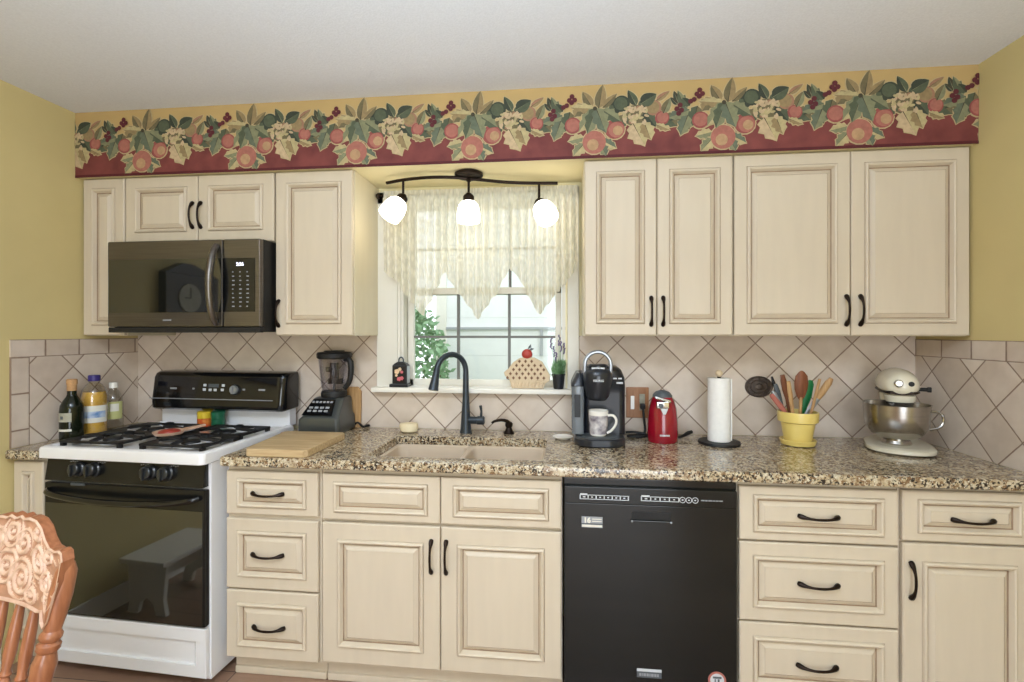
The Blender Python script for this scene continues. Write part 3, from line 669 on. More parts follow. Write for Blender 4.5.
# control panel (leaning out at the foot), knobs
cp = MB().loft([[(RX0 + .012, -.618, .792), (RX1 - .012, -.618, .792), (RX1 - .012, -.648, .792), (RX0 + .012, -.648, .792)], [(RX0 + .012, -.618, .886), (RX1 - .012, -.618, .886), (RX1 - .012, -.634, .886), (RX0 + .012, -.634, .886)]]).build('control_panel', M('black_enamel'), rg)
for k, x in enumerate((-1.972, -1.897, -1.637, -1.558)):
    MB().lathe([(.031, 0), (.0305, .006), (.026, .010), (.025, .026), (.022, .029), (.003, .030)], (x, -.641, .842), 22, axis=(0, -1, .15)).box(x - .004, x + .004, -.680, -.645, .820, .866, bev=.003).build('knob', M('slate_black'), cp)
    mk = MB()
    for q in range(4): mk.box(x + (-.045 if k % 2 == 0 else .012) + q * .010, x + (-.045 if k % 2 == 0 else .012) + q * .010 + .006, -.6375, -.634, .868 + .002 * (q % 2), .872 + .002 * (q % 2))
    mk.build('heat_marks', M('grey_mark'), cp)
od = thing('oven_door', None, None, (-1.757, -.63, .52)); od.parent = rg; od.location = (0, -.30, .52)
def bake(o, *a): return o
dr = MB().box(RX0 + .006, RX1 - .006, -.645, -.618, .243, .782, bev=.005)
door = dr.build('door', M('black_enamel'), rg)
bpy.data.objects.remove(od)
MB().box(RX0 + .014, RX1 - .014, -.6475, -.645, .25, .70, bev=.001).build('door_glass', M('oven_glass'), door)
hp = [(RX0 + .03, -.648, .752), (RX0 + .05, -.672, .746), (RX0 + .2, -.688, .733), (-1.757, -.692, .727), (RX1 - .2, -.688, .733), (RX1 - .05, -.672, .746), (RX1 - .03, -.648, .752)]
MB().tube(hp, [.011, .012, .012, .013, .012, .012, .011], 12, smooth=2).build('door_handle', M('black_gloss'), door)
MB().box(-2.0, -1.935, -.652, -.645, .776, .786, bev=.002).build('door_latch', M('slate'), door)
sdw = MB()
rg_ = [(0, .02), (0, .003), (.003, 0), (.055, 0), (.072, .010), (.075, .010)]
x0, x1, z0, z1 = RX0 + .006, RX1 - .006, .04, .234
sdw.loft([[(x0 + i * .8, -.64 + dy, z0 + min(i, .05)), (x1 - i * .8, -.64 + dy, z0 + min(i, .05)), (x1 - i * .8, -.64 + dy, z1 - min(i, .05)), (x0 + i * .8, -.64 + dy, z1 - min(i, .05))] for i, dy in rg_])
sdw.build('storage_drawer', M('white_enamel'), rg)

# on the stove
o = thing('spoon_rest', 'flat pale spoon rest with red inside on the stove center', 'spoon rest', (-1.745, -.475, .9575)); 
o.location = (-1.722, -.47, .932)
MB().lathe([(.03, .022), (.05, .026), (.058, .036), (.06, .04), (.055, .037), (.04, .030), (.003, .028)], (-1.722, -.47, .932), 26, sy=1.1).tube([(-1.702, -.42, .966), (-1.68, -.37, .970), (-1.662, -.335, .974)], [.022, .020, .016], 10, flat=.35).build('dish', M('terra_white'), o)
MB().lathe([(.043, .0330), (.040, .041), (.028, .046), (.003, .048)], (-1.722, -.47, .932), 22).build('red_center', M('red_sauce'), o)
def spice(x, y, h, w_, d, cols, label, name='spice_jar'):
    t_ = thing(name, label, 'spice jar', (x, y, .927))
    MB().lathe([(w_ * .9, 0), (w_, .004), (w_, h * .55), (w_ * .93, h * .58)], (x, y, .927), 22).build('jar', M(cols[0]), t_)
    MB().lathe([(w_ * 1.0, h * .58), (w_ * 1.02, h * .97), (w_ * .9, h)], (x, y, .927), 22).build('lid', M(cols[1]), t_)
spice(-1.800, -.158, .081, .034, 0, ('spice_orange', 'spice_yellow'), 'orange seasoning jar with yellow lid at the back of the stove')
spice(-1.729, -.158, .081, .031, 0, ('spice_green', 'spice_green'), 'dark green seasoning jar at the back of the stove')

# ------------------------------------------------------------------ microwave
mw = thing('microwave', 'dark stainless over-range microwave with black window mounted above stove', 'microwave', (-1.71, -.2, 1.402))
X0, X1, YF = -2.078, -1.3365, -.415
MB().box(X0 + .004, X1 - .001, YF + .03, 0, 1.405, 1.819, bev=.004).build('body', M('black_matte'), mw)
d = MB().box(X0, -1.513, YF, YF + .03, 1.428, 1.817, bev=.006).build('door', M('stainless_dark'), mw)
MB().box(X0 + .008, -1.519, YF - .002, YF + .004, 1.492, 1.732, bev=.001).build('door_window', M('oven_glass'), d)
MB().tube([(-1.540, YF - .004, 1.790), (-1.539, YF - .030, 1.755), (-1.537, YF - .050, 1.67), (-1.537, YF - .054, 1.615), (-1.537, YF - .050, 1.55), (-1.539, YF - .030, 1.468), (-1.540, YF - .004, 1.437)], [.013, .015, .015, .015, .015, .015, .013], 12, smooth=2).build('door_handle', M('stainless_dark'), d)
cpn = MB().box(-1.5105, X1, YF, YF + .03, 1.428, 1.817, bev=.006).build('control_panel', M('stainless_dark'), mw)
MB().box(-1.510, -1.358, YF - .002, YF + .004, 1.494, 1.732, bev=.001).build('keypad', M('black_gloss'), cpn)
writing('2:36', .020, (-1.428, YF - .0024, 1.704), MATS['display_glow'], cpn, 'display', bold=.0008)
kp = MB(); rn = random.Random(2)
for r_ in range(9):
    for c_ in range(3):
        zz = 1.668 - r_ * .019; xx = -1.465 + c_ * .034; wq = rn.choice((.006, .009, .011)); kp.box(xx, xx + wq, YF - .0028, YF - .0015, zz, zz + .0045)
kp.build('keypad_print', M('grey_mark'), cpn)
MB().box(X0, X1, YF + .004, YF + .03, 1.402, 1.426, bev=.003).build('vent_grille', M('black_matte'), mw)
MB().box(-1.80, -1.76, YF - .0025, YF, 1.455, 1.461).build('badge', M('grey_mark'), d)

# ------------------------------------------------------------------ dishwasher
dw = thing('dishwasher', 'black built-in dishwasher with front badge below the worktop', 'dishwasher', (.3, -.3, 0))
DX0, DX1 = -.004, .6075
MB().box(DX0, DX1, -.60, -.02, .09, .868, bev=.002).box(DX0 + .01, DX1 - .01, -.55, -.05, 0, .09).build('body', M('black_matte'), dw)
dd = MB().box(DX0 + .002, DX1 - .002, -.629, -.60, .10, .7775, bev=.002).build('door', M('dw_black'), dw)
dc = MB().box(DX0 + .002, DX1 - .002, -.629, -.60, .778, .838, bev=.002).box(DX0, DX1, -.612, -.60, .838, .866, bev=.002).build('control_panel', M('dw_black'), dw)
hd = MB().loft([rrect(.236, .380, .724, .758, .004, 0)[::-1], rrect(.238, .378, .726, .756, .004, 0)[::-1]], cap0=False, cap1=False) if 0 else None
MB().box(.240, .376, -.6305, -.628, .726, .754, bev=.001).build('handle_recess', M('black_matte'), dd)
MB().box(.236, .380, -.637, -.628, .719, .726, bev=.003).build('handle_lip', M('dw_black'), dd)
for x in (.240, .377): MB().lathe([(.004, 0), (.003, .003)], (x, -.637, .722), 10, axis=(0, -1, 0)).build('handle_screw', M('grey_mark'), dd)
def button_row(x0, x1, n, z, hh):
    mb = MB(); y = -.6295
    # outlined pill split in cells with a tiny sign in each
    mb.box(x0, x1, y - .0008, y, z + hh - .0022, z + hh).box(x0, x1, y - .0008, y, z - hh, z - hh + .0022)
    for k in range(n + 1):
        x = x0 + (x1 - x0) * k / n; mb.box(x - .0018, x + .0018, y - .0008, y, z - hh, z + hh)
    for k in range(n):
        x = x0 + (x1 - x0) * (k + .5) / n; r = .0045 if k == 0 else .003; mb.box(x - r, x + r, y - .0008, y, z - .002, z + .002)
    mb.box(x0, x0 + (x1 - x0) / n * .9, y - .0008, y, z + hh, z + hh + .004)
    return mb
button_row(.055, .228, 6, .8015, .0085).build('cycle_buttons', M('pale_mark'), dc)
b2 = button_row(.274, .405, 4, .8025, .0085)
for x in (.418, .440, .462):
    b2.tube([(x + .010 * math.cos(a), -.630, .8025 + .010 * math.sin(a)) for a in (2 * PI * k / 12 for k in range(13))], .0012, 5); b2.box(x - .003, x + .003, -.6303, -.6295, .8005, .8045)
b2.build('option_buttons', M('pale_mark'), dc)
lt = MB(); xx = .482
for wq in (.012, .008, .014, .006, .010, .012): lt.box(xx, xx + wq, -.6303, -.6295, .8012, .8052); xx += wq + .0025
lt.build('panel_writing', M('grey_mark'), dc)
stk = MB().box(.060, .136, -.6298, -.629, .690, .730).build('sticker', M('grey_mark'), dd)
tag(stk, label='pale grey rectangular sticker')
writing('16', .026, (.080, -.6302, .716), MATS['label_white'], stk, 'sticker_number', bold=.0012)
q = MB().box(.062, .134, -.6306, -.6298, .6925, .700, 0)
for z in (.712, .720): q.box(.098, .132, -.6306, -.6298, z, z + .0028, 0)
q.box(.060, .136, -.6305, -.6298, .7015, .7055, 1)
q.build('sticker_lines', M('label_white', 'slate'), stk)
MB().box(.258, .345, -.6305, -.629, .157, .189, bev=.001).build('name_badge', M('slate'), dd)
MB().box(.258, .345, -.6312, -.629, .179, .189, bev=.001).build('badge_strip', M('pale_mark'), dd)
bt = MB(); xx = .266
for wq in (.008, .003, .009, .008, .004, .009, .008, .006): bt.box(xx, xx + wq, -.6310, -.6304, .163, .173); xx += wq + .002
bt.build('badge_writing', M('grey_mark'), dd)
MB().lathe([(.031, 0), (.031, .001), (.003, .0012)], (.537, -.629, .166), 30, axis=(0, -1, 0)).build('round_sticker', M('pink_plastic'), dd)
MB().lathe([(.024, 0), (.024, .0018), (.003, .002)], (.537, -.629, .166), 30, axis=(0, -1, 0)).build('round_sticker_center', M('pale_mark'), dd)
MB().box(.528, .532, -.6318, -.6305, .152, .171).box(.539, .545, -.6318, -.6305, .152, .171).box(.522, .552, -.6318, -.6305, .173, .180, bev=.001).build('round_sticker_print', M('slate'), dd)

# ------------------------------------------------------------------ track light
tl = thing('track_light', 'bronze three-lamp track light with glowing white glass shades under soffit', 'ceiling light', (-.444, -.2, SZ))
MB().lathe([(.060, 0), (.066, -.004), (.066, -.014), (.058, -.021), (.03, -.025), (.012, -.026)], (-.444, -.2, SZ), 30).build('canopy', M('bronze'), tl)
bp_ = [(-.838, -.205, 2.108), (-.74, -.225, 2.115), (-.62, -.235, 2.119), (-.5, -.222, 2.118), (-.4, -.19, 2.114), (-.27, -.15, 2.108), (-.15, -.13, 2.107), (-.035, -.115, 2.108)]
MB().tube(bp_, .0078, 8, smooth=2).build('track_bar', M('bronze'), tl)
MB().tube([(-.444, -.2, 2.122), (-.444, -.205, 2.105)], .012, 10).build('bar_mount', M('bronze'), tl)
def lamp(x, y, zt, zk, axis):
    a = Vector(axis).normalized(); k = Vector((x, y, zk))
    s = MB().tube([(x, y, zt), (x, y, zk)], .006, 8).build('stem', M('bronze'), tl)
    MB().ball(k, .017).lathe([(.021, -.004), (.026, .004), (.026, .026), (.021, .032)], k, 18, axis=a).build('socket', M('bronze'), s)
    prof = [(.022, .024), (.034, .029), (.046, .046), (.052, .070), (.0535, .095), (.052, .122), (.0505, .1225), (.051, .095), (.0495, .072), (.043, .048), (.030, .034)]
    MB().lathe(prof, k, 26, axis=a, cap0=False, cap1=False).build('lamp_shade', M('shade_glass'), s)
    MB().ball(k + a * .075, .026, sc=(1, 1, 1)).build('bulb', M('shade_glass'), s)
lamp(-.751, -.222, 2.115, 2.034, (-.42, -.40, -.80))
lamp(-.444, -.205, 2.113, 2.035, (0, -.03, -1))
lamp(-.122, -.128, 2.108, 2.018, (.36, -.55, -.75))

# ------------------------------------------------------------------ bottles on the left
def bottle(x, y, prof, name, label, glass, cap, capname='cap', seg=26):
    r = thing(name, label, 'bottle', (x, y, .914))
    MB().lathe(prof, (x, y, .914), seg).build('body', M(glass), r)
    o = MB().lathe(cap[0], (x, y, .914), 18).build(capname, M(cap[1]), r); return r
def sticker(r, x, y, rad, z0, z1, a0, a1, mat_, name='label'):
    n = 14; rows = [[(x + rad * math.cos(a0 + (a1 - a0) * i / n), y + rad * math.sin(a0 + (a1 - a0) * i / n), .914 + z) for i in range(n + 1)] for z in (z0, z1)]
    MB().loft(rows, closed=False, cap0=False, cap1=False).build(name, M(mat_), r)
A0, A1 = -PI * .98, -PI * .02
bx, by = -2.247, -.425
r = bottle(bx, by, [(.040, 0), (.0445, .004), (.045, .02), (.045, .130), (.042, .155), (.032, .178), (.0205, .196), (.0175, .205), (.0165, .245)], 'oil_bottle', 'dark green oil bottle with cork stopper, frontmost of three bottles', 'dark_glass_green', ([(.0175, .222), (.018, .224), (.018, .25), (.020, .252), (.020, .272), (.017, .275)], 'cork'))
sticker(r, bx, by, .0456, .085, .125, -PI * .68, -PI * .24, 'label_grey'); sticker(r, bx, by, .0456, .042, .052, -PI * .68, -PI * .24, 'label_white', 'label_band')
sticker(r, bx, by, .0459, .097, .111, -PI * .56, -PI * .46, 'slate', 'label_emblem')
bx, by = -2.247, -.318
r = bottle(bx, by, [(.044, 0), (.051, .006), (.053, .03), (.051, .06), (.053, .13), (.049, .14), (.053, .15), (.053, .185), (.046, .215), (.032, .238), (.022, .246), (.020, .262)], 'oil_bottle', 'golden cooking oil bottle with navy cap behind the dark bottle', 'clear_plastic', ([(.0235, .256), (.024, .258), (.024, .28), (.022, .284), (.004, .285)], 'navy_cap'))
MB().lathe([(.042, .004), (.048, .01), (.0485, .18), (.043, .205), (.004, .206)], (bx, by, .914), 24).build('oil', M('cooking_oil'), r)
sticker(r, bx, by, .0537, .062, .142, -PI * .55, PI * .08, 'label_white'); sticker(r, bx, by, .0541, .085, .115, -PI * .50, PI * .03, 'label_blue', 'label_print')
bx, by = -2.250, -.215
r = bottle(bx, by, [(.037, 0), (.041, .005), (.041, .075), (.040, .13), (.037, .16), (.024, .19), (.015, .205), (.0145, .225)], 'vinegar_bottle', 'clear vinegar bottle with white cap and lime label', 'clear_plastic', ([(.0175, .212), (.018, .214), (.018, .236), (.016, .239), (.003, .24)], 'white_ceramic'))
sticker(r, bx, by, .0418, .06, .145, -PI * .52, PI * .06, 'label_lime'); sticker(r, bx, by, .0421, .098, .135, -PI * .36, -PI * .08, 'label_white', 'label_print')

# ------------------------------------------------------------------ cutting board, blender
o = MB()
bpts = [(-1.300, -.625), (-1.325, -.60), (-1.318, -.22), (-1.30, -.205), (-1.005, -.205), (-.990, -.22), (-1.04, -.61), (-1.06, -.63)]
bpts = [(-1.262, -.628), (-1.285, -.605), (-1.318, -.355), (-1.30, -.335), (-.985, -.352), (-.968, -.372), (-.992, -.618), (-1.01, -.642)]
bpts = [(-1.245, -.636), (-1.258, -.62), (-1.292, -.30), (-1.28, -.285), (-1.012, -.285), (-1.0, -.30), (-1.0, -.62), (-1.012, -.636)]
o = MB().prism([(x, y, .9145) for x, y in bpts], (0, 0, .030), bev=.003).build('cutting_board', M('butcher_block'), None, 30)
tag(o, 'thick butcher-block cutting board lying on worktop in front of blender', 'cutting board')
bl = thing('blender', 'grey countertop blender with clear pitcher and black lid', 'blender', (-1.185, -.12, .914))
def BR(x0, x1, y0, y1, z, r=.02): return rrect(x0, x1, y0, y1, r, z)
MB().loft([BR(-1.285, -1.085, -.205, -.015, .917), BR(-1.290, -1.080, -.21, -.012, .925), BR(-1.288, -1.082, -.21, -.012, .985), BR(-1.275, -1.09, -.20, -.015, 1.0), BR(-1.252, -1.095, -.135, -.02, 1.075), BR(-1.245, -1.10, -.125, -.025, 1.082)]).build('motor_base', M('grey_blender'), bl)
pan = MB().loft([[(-1.268, -.2035, 1.006), (-1.118, -.2035, 1.006), (-1.128, -.1425, 1.074), (-1.240, -.1425, 1.074)], [(-1.268, -.2065, 1.008), (-1.118, -.2065, 1.008), (-1.128, -.1455, 1.076), (-1.240, -.1455, 1.076)]]).build('control_panel', M('black_gloss'), bl)
mk = MB()
for row, (z, n) in enumerate(((1.022, 4), (1.036, 4), (1.060, 6))):
    for k in range(n):
        t0 = (z - 1.008) / .068; x = -1.248 + .012 * t0 + k * (.11 / n); y = -.2065 + .061 * t0 - .0008
        mk.loft([[(x, y, z), (x + .075 / n, y, z), (x + .075 / n, y + .007, z + .008), (x, y + .007, z + .008)], [(x, y - .001, z + .001), (x + .075 / n, y - .001, z + .001), (x + .075 / n, y + .006, z + .009), (x, y + .006, z + .009)]])
mk.build('button_print', M('grey_mark'), pan)
jx, jy = -1.165, -.08
MB().lathe([(.062, 1.083), (.064, 1.10), (.060, 1.112)], (jx, jy, 0), 26).build('pitcher_collar', M('black_matte'), bl)
MB().lathe([(.058, 1.108), (.062, 1.13), (.076, 1.27), (.077, 1.282), (.074, 1.282), (.073, 1.27), (.059, 1.132), (.05, 1.115)], (jx, jy, 0), 30, cap0=False, cap1=False).build('pitcher', M('jar_plastic'), bl)
MB().lathe([(.078, 1.272), (.084, 1.278), (.085, 1.296), (.078, 1.304), (.05, 1.307), (.048, 1.312), (.003, 1.313)], (jx, jy, 0), 30).build('lid', M('black_matte'), bl)
MB().tube([(jx + .060, jy - .01, 1.272), (jx + .092, jy - .02, 1.268), (jx + .098, jy - .02, 1.22), (jx + .090, jy - .02, 1.16), (jx + .062, jy - .015, 1.125)], [.014, .015, .014, .013, .012], 10, smooth=1).build('pitcher_handle', M('black_matte'), bl)
MB().tube([(jx, jy, 1.112), (jx, jy, 1.235)], .007, 8).box(jx - .042, jx + .015, jy - .010, jy + .010, 1.205, 1.230, bev=.003).box(jx - .030, jx + .042, jy - .012, jy + .012, 1.145, 1.172, bev=.003).box(jx - .020, jx + .020, jy - .009, jy + .009, 1.165, 1.25, bev=.003).build('blade', M('black_matte'), bl)
MB().box(-1.11, -1.10, -.04, -.03, .914, .919).build('foot', M('black_matte'), bl)
o = MB().prism([(-1.135, -.012, .9145), (-1.045, -.012, .9145), (-1.042, -.009, 1.10), (-1.06, -.009, 1.122), (-1.12, -.009, 1.122), (-1.138, -.009, 1.10)], (0, -.012, 0), bev=.002).build('wooden_board', M('wood_light'))
tag(o, 'small light wood board leaning on tiles behind blender', 'board')
o = MB().tube([(-1.075, -.03, .93), (-1.055, -.03, .945), (-1.035, -.035, .925), (-1.02, -.045, .922), (-1.005, -.03, .93), (-.995, -.02, .925), (-1.02, -.02, .921)], .005, 8, smooth=2).build('power_cord', M('black_matte'))
tag(o, 'short black cord bunched beside the blender base', 'cord')
o = MB().prism([(-1.345, -.245, .9145), (-1.31, -.25, .9145), (-1.306, -.222, .9145), (-1.34, -.215, .9145)], (0, 0, .012), bev=.003).box(-1.333, -1.318, -.24, -.228, .926, .9295, 1).build('small_packet', M('apple_red', 'label_white'))
tag(o, 'tiny red and white packet between the stove and blender', 'packet')

# ------------------------------------------------------------------ window sill pieces
o = thing('small_lantern', 'little black lantern with floral panel on left of window sill', 'lantern', (-.832, -.02, 1.126))
MB().box(-.882, -.786, -.052, .008, 1.1262, 1.142, bev=.003).box(-.868, -.792, -.046, .004, 1.142, 1.236, bev=.003).loft([rrect(-.868, -.792, -.046, .004, .004, 1.236), rrect(-.858, -.802, -.04, -.002, .004, 1.246), rrect(-.845, -.815, -.03, -.012, .004, 1.254)]).build('body', M('pot_black'), o)
MB().tube([(-.842, -.021, 1.25), (-.842, -.021, 1.268), (-.830, -.021, 1.279), (-.818, -.021, 1.268), (-.818, -.021, 1.25)], .0035, 8, smooth=1).build('carry_loop', M('faucet_dark'), o)
MB().box(-.794, -.7905, -.042, 0, 1.146, 1.232).build('side_panel', M('silver_plastic'), o)
fp = MB().box(-.862, -.800, -.0475, -.046, 1.150, 1.230).build('floral_panel', M('floral_black'), o)
fm = MB(); rn = random.Random(11)
for (px, pz, pr, mi) in ((-.843, 1.205, .013, 0), (-.828, 1.217, .009, 0), (-.818, 1.203, .008, 1), (-.832, 1.168, .011, 1), (-.818, 1.172, .010, 1), (-.846, 1.186, .007, 0)):
    for k in range(5):
        a = 2 * PI * k / 5; fm.lathe([(pr * .55, 0), (.001, .0012)], (px + pr * .5 * math.cos(a), -.0475, pz + pr * .5 * math.sin(a)), 9, mi, axis=(0, -1, 0))
fm.build('painted_flowers', M('petal_cream', 'petal_pink'), fp)

o = thing('trivet', 'flat pie-shaped trivet dotted brown with red apple on window sill', 'trivet', (-.187, -.02, 1.126))
def arcs(z): return z
pts = [(-.262, 1.1262), (-.105, 1.1262), (-.098, 1.150), (-.075, 1.165), (-.073, 1.190), (-.092, 1.225), (-.112, 1.258), (-.150, 1.278), (-.187, 1.282), (-.225, 1.275), (-.258, 1.252), (-.278, 1.225), (-.302, 1.205), (-.297, 1.188), (-.275, 1.170), (-.268, 1.15)]
MB().prism([(x, -.030, z) for x, z in pts], (0, .016, 0), bev=.003).build('board', M('wicker'), o)
dm = MB()
for r_ in range(5):
    for c_ in range(7):
        x = -.284 + c_ * .030 + (r_ % 2) * .015; z = 1.178 + r_ * .0205
        hw = [.10, .098, .088, .074, .05][r_]
        if abs(x + .187) < hw: dm.loft([[(x + .0075 * math.cos(a), -.030, z + .0090 * math.sin(a)) for a in (PI / 2 * k for k in range(4))], [(x + .0065 * math.cos(a), -.0315, z + .008 * math.sin(a)) for a in (PI / 2 * k for k in range(4))]])
dm.build('dots', M('brown_dot'), o)
wm = MB()
for k in range(9): x = -.255 + k * .0175; wm.tube([(x, -.031, 1.128), (x + .004, -.033, 1.145), (x + .010, -.031, 1.160)], .0028, 6)
for a0, a1 in ((.0, .02), (.03, .05)): wm.tube([(-.165 + a0, -.031, 1.128), (-.160 + a0, -.033, 1.152), (-.135 + a0, -.033, 1.166), (-.112 + a0 * .3, -.031, 1.162)], .003, 6, smooth=1)
wm.build('fluting', M('wicker'), o)
ap = MB().ball((-.187, -.022, 1.295), .027, sc=(1., .6, .95)).build('apple', M('apple_red'), o)
MB().prism([(-.185, -.022, 1.318), (-.178, -.022, 1.335), (-.168, -.022, 1.345), (-.166, -.022, 1.328)], (0, .006, 0)).prism([(-.180, -.022, 1.317), (-.166, -.022, 1.326), (-.152, -.022, 1.322), (-.166, -.022, 1.312)], (0, .006, 0)).build('apple_leaf', M('slate'), ap)

o = thing('potted_lavender', 'small lavender plant in black pot at right of window sill', 'potted plant', (-.032, -.03, 1.126))
MB().lathe([(.022, .0003), (.024, .002), (.031, .066), (.033, .067), (.033, .074), (.029, .074), (.028, .062), (.003, .060)], (-.032, -.03, 1.126), 22).build('pot', M('pot_black'), o)
lv = MB(); fl = MB(); rn = random.Random(4)
for k in range(420):
    a = rn.uniform(0, 2 * PI); r1 = rn.uniform(.0, .030); r2 = r1 + rn.uniform(0, .016); z1 = rn.uniform(1.185, 1.245); z2 = z1 + rn.uniform(.012, .04)
    c = Vector((-.032 + r1 * math.cos(a), -.03 + r1 * math.sin(a), z1)); d_ = Vector((-.032 + r2 * math.cos(a + .3), -.03 + r2 * math.sin(a + .3), z2)); n_ = (d_ - c).cross(Vector((0, 0, 1))); n_ = n_.normalized() * .0028 if n_.length > 1e-6 else Vector((.003, 0, 0))
    m_ = (c + d_) / 2; lv.add([c, m_ + n_, d_, m_ - n_], [(0, 1, 2, 3)])
for (dx, dy, zt) in ((-.036, 0, 1.37), (-.022, .006, 1.33), (.004, -.008, 1.385), (.012, .004, 1.355), (.028, .0, 1.345), (-.012, -.01, 1.30)):
    lv.tube([(-.032 + dx * .3, -.03, 1.19), (-.032 + dx * .7, -.03 + dy * .5, (1.19 + zt) / 2), (-.032 + dx, -.03 + dy, zt)], .0011, 5)
    for k in range(9): fl.ball((-.032 + dx + rn.uniform(-.004, .004) + .0012 * dx * 0, -.03 + dy + rn.uniform(-.004, .004), zt - .045 + k * .006), .0042, seg=6, rings=4)
lv.build('leaves', M('green_leaf'), o); fl.build('flowers', M('lavender'), o)

# ------------------------------------------------------------------ coffee maker and mug
cm = thing('coffee_maker', 'black single-cup coffee maker with silver arched handle', 'coffee maker', (.150, -.2, .914))
cx = .150
MB().loft([rrect(cx - .105, cx + .105, -.345, -.07, .075, .9145, 8), rrect(cx - .11, cx + .11, -.35, -.068, .078, .920, 8), rrect(cx - .11, cx + .11, -.35, -.068, .078, .945, 8), rrect(cx - .105, cx + .105, -.345, -.072, .075, .950, 8)]).build('base', M('keurig_black'), cm)
MB().loft([rrect(cx - .075, cx + .075, -.335, -.21, .045, .950, 8), rrect(cx - .07, cx + .07, -.33, -.21, .04, .9535, 8)]).build('drip_tray', M('slate'), cm)
MB().loft([rrect(cx - .070, cx + .118, -.225, -.06, .03, .948, 6), rrect(cx - .070, cx + .118, -.225, -.06, .03, 1.13, 6), rrect(cx - .070, cx + .117, -.235, -.06, .03, 1.16, 6), rrect(cx - .072, cx + .114, -.25, -.062, .04, 1.20, 6), rrect(cx - .068, cx + .10, -.25, -.07, .05, 1.235, 6), rrect(cx - .06, cx + .08, -.235, -.08, .055, 1.252, 6)]).build('body', M('keurig_black'), cm)
MB().loft([rrect(cx - .120, cx - .066, -.265, -.08, .02, .955, 6), rrect(cx - .122, cx - .066, -.27, -.08, .02, 1.165, 6)]).build('water_tank', M('reservoir'), cm)
MB().loft([rrect(cx - .124, cx - .066, -.272, -.078, .02, 1.165, 6), rrect(cx - .122, cx - .066, -.27, -.08, .022, 1.178, 6), rrect(cx - .10, cx - .064, -.25, -.085, .02, 1.222, 6)]).build('tank_lid', M('keurig_black'), cm)
MB().box(cx - .109, cx - .083, -.2745, -.27, 1.03, 1.13, bev=.002).build('tank_window', M('pot_black'), cm)
head = MB().lathe([(.030, 1.105), (.038, 1.108), (.050, 1.125), (.060, 1.175), (.064, 1.20), (.062, 1.225), (.052, 1.240), (.04, 1.246)], (cx - .008, -.262, 0), 28, sy=.95).build('brew_head', M('keurig_black'), cm)
MB().lathe([(.033, 1.236), (.036, 1.24), (.036, 1.258), (.030, 1.264)], (cx - .008, -.262, 0), 22, sx=1.15, sy=.9).build('lid_button', M('keurig_black'), head)
hp = [(cx - .062, -.265, 1.195), (cx - .064, -.268, 1.235)] + [(cx - .008 - .056 * math.cos(a), -.27, 1.262 + .056 * math.sin(a)) for a in (PI * k / 10 for k in range(11))] + [(cx + .048, -.268, 1.235), (cx + .046, -.265, 1.195)]
MB().tube(hp, .0085, 10, smooth=1).build('handle', M('silver_plastic'), cm)
writing('KEURIG', .013, (cx - .008, -.3245, 1.196), MATS['pale_mark'], head, 'lettering', bold=.0004)
MB().box(cx - .036, cx + .02, -.298, -.294, 1.243, 1.251, bev=.001).build('head_strip', M('pale_mark'), head)
for k in range(2): MB().box(cx + .060 + k * .022, cx + .076 + k * .022, -.253, -.245, 1.197, 1.203, bev=.001).build('button', M('pale_mark'), cm)
MB().box(cx + .075, cx + .103, -.247, -.238, 1.176, 1.184, bev=.001).build('button', M('pale_mark'), cm)

mg = thing('coffee_mug', 'white mug printed with dark floral pattern on coffee maker tray', 'mug', (cx - .006, -.275, .954))
mx_, my_ = cx - .006, -.275
MB().lathe([(.030, 0), (.034, .003), (.036, .008), (.040, .05), (.0425, .108), (.0425, .110), (.040, .110), (.0375, .05), (.032, .012), (.003, .010)], (mx_, my_, .954), 28).build('cup', M('white_ceramic'), mg)
n = 26; MB().loft([[(mx_ + (r_ + .0006) * math.cos(2 * PI * i / n), my_ + (r_ + .0006) * math.sin(2 * PI * i / n), .954 + z) for i in range(n)] for r_, z in ((.0362, .010), (.040, .05), (.0418, .090))], cap0=False, cap1=False).build('floral_print', M('mug_print'), mg)
MB().tube([(mx_ + .037, my_ - .012, .967), (mx_ + .055, my_ - .016, .978), (mx_ + .074, my_ - .02, 1.005), (mx_ + .076, my_ - .02, 1.03), (mx_ + .062, my_ - .017, 1.046), (mx_ + .040, my_ - .012, 1.044)], .0055, 10, smooth=2).build('handle', M('white_ceramic'), mg)

# outlet, plug
ou = thing('outlet_plate', 'brown wooden wall plate with switch and outlet behind coffee maker', 'outlet', (.351, -.006, 1.06))
MB().box(.295, .403, -.013, -.0062, .988, 1.137, bev=.004).build('cover_plate', M('wood_plate'), ou)
MB().box(.316, .334, -.0165, -.013, 1.03, 1.095, bev=.002).build('switch', M('white_ceramic'), ou)
MB().box(.358, .384, -.0155, -.013, 1.025, 1.105, bev=.002).build('receptacle', M('label_grey'), ou)
o = MB().box(.358, .383, -.048, -.0165, 1.035, 1.060, bev=.005).tube([(.370, -.045, 1.045), (.371, -.058, 1.02), (.374, -.06, .98), (.378, -.062, .945), (.372, -.075, .924), (.345, -.09, .9205), (.30, -.10, .9205), (.285, -.12, .9205), (.32, -.13, .9205), (.37, -.12, .9205), (.385, -.105, .927), (.33, -.085, .934), (.285, -.075, .93)], .0058, 8, smooth=2).build('power_cord', M('black_matte'))
tag(o, 'black power cord plugged into wooden wall plate and coiled on worktop', 'cord')

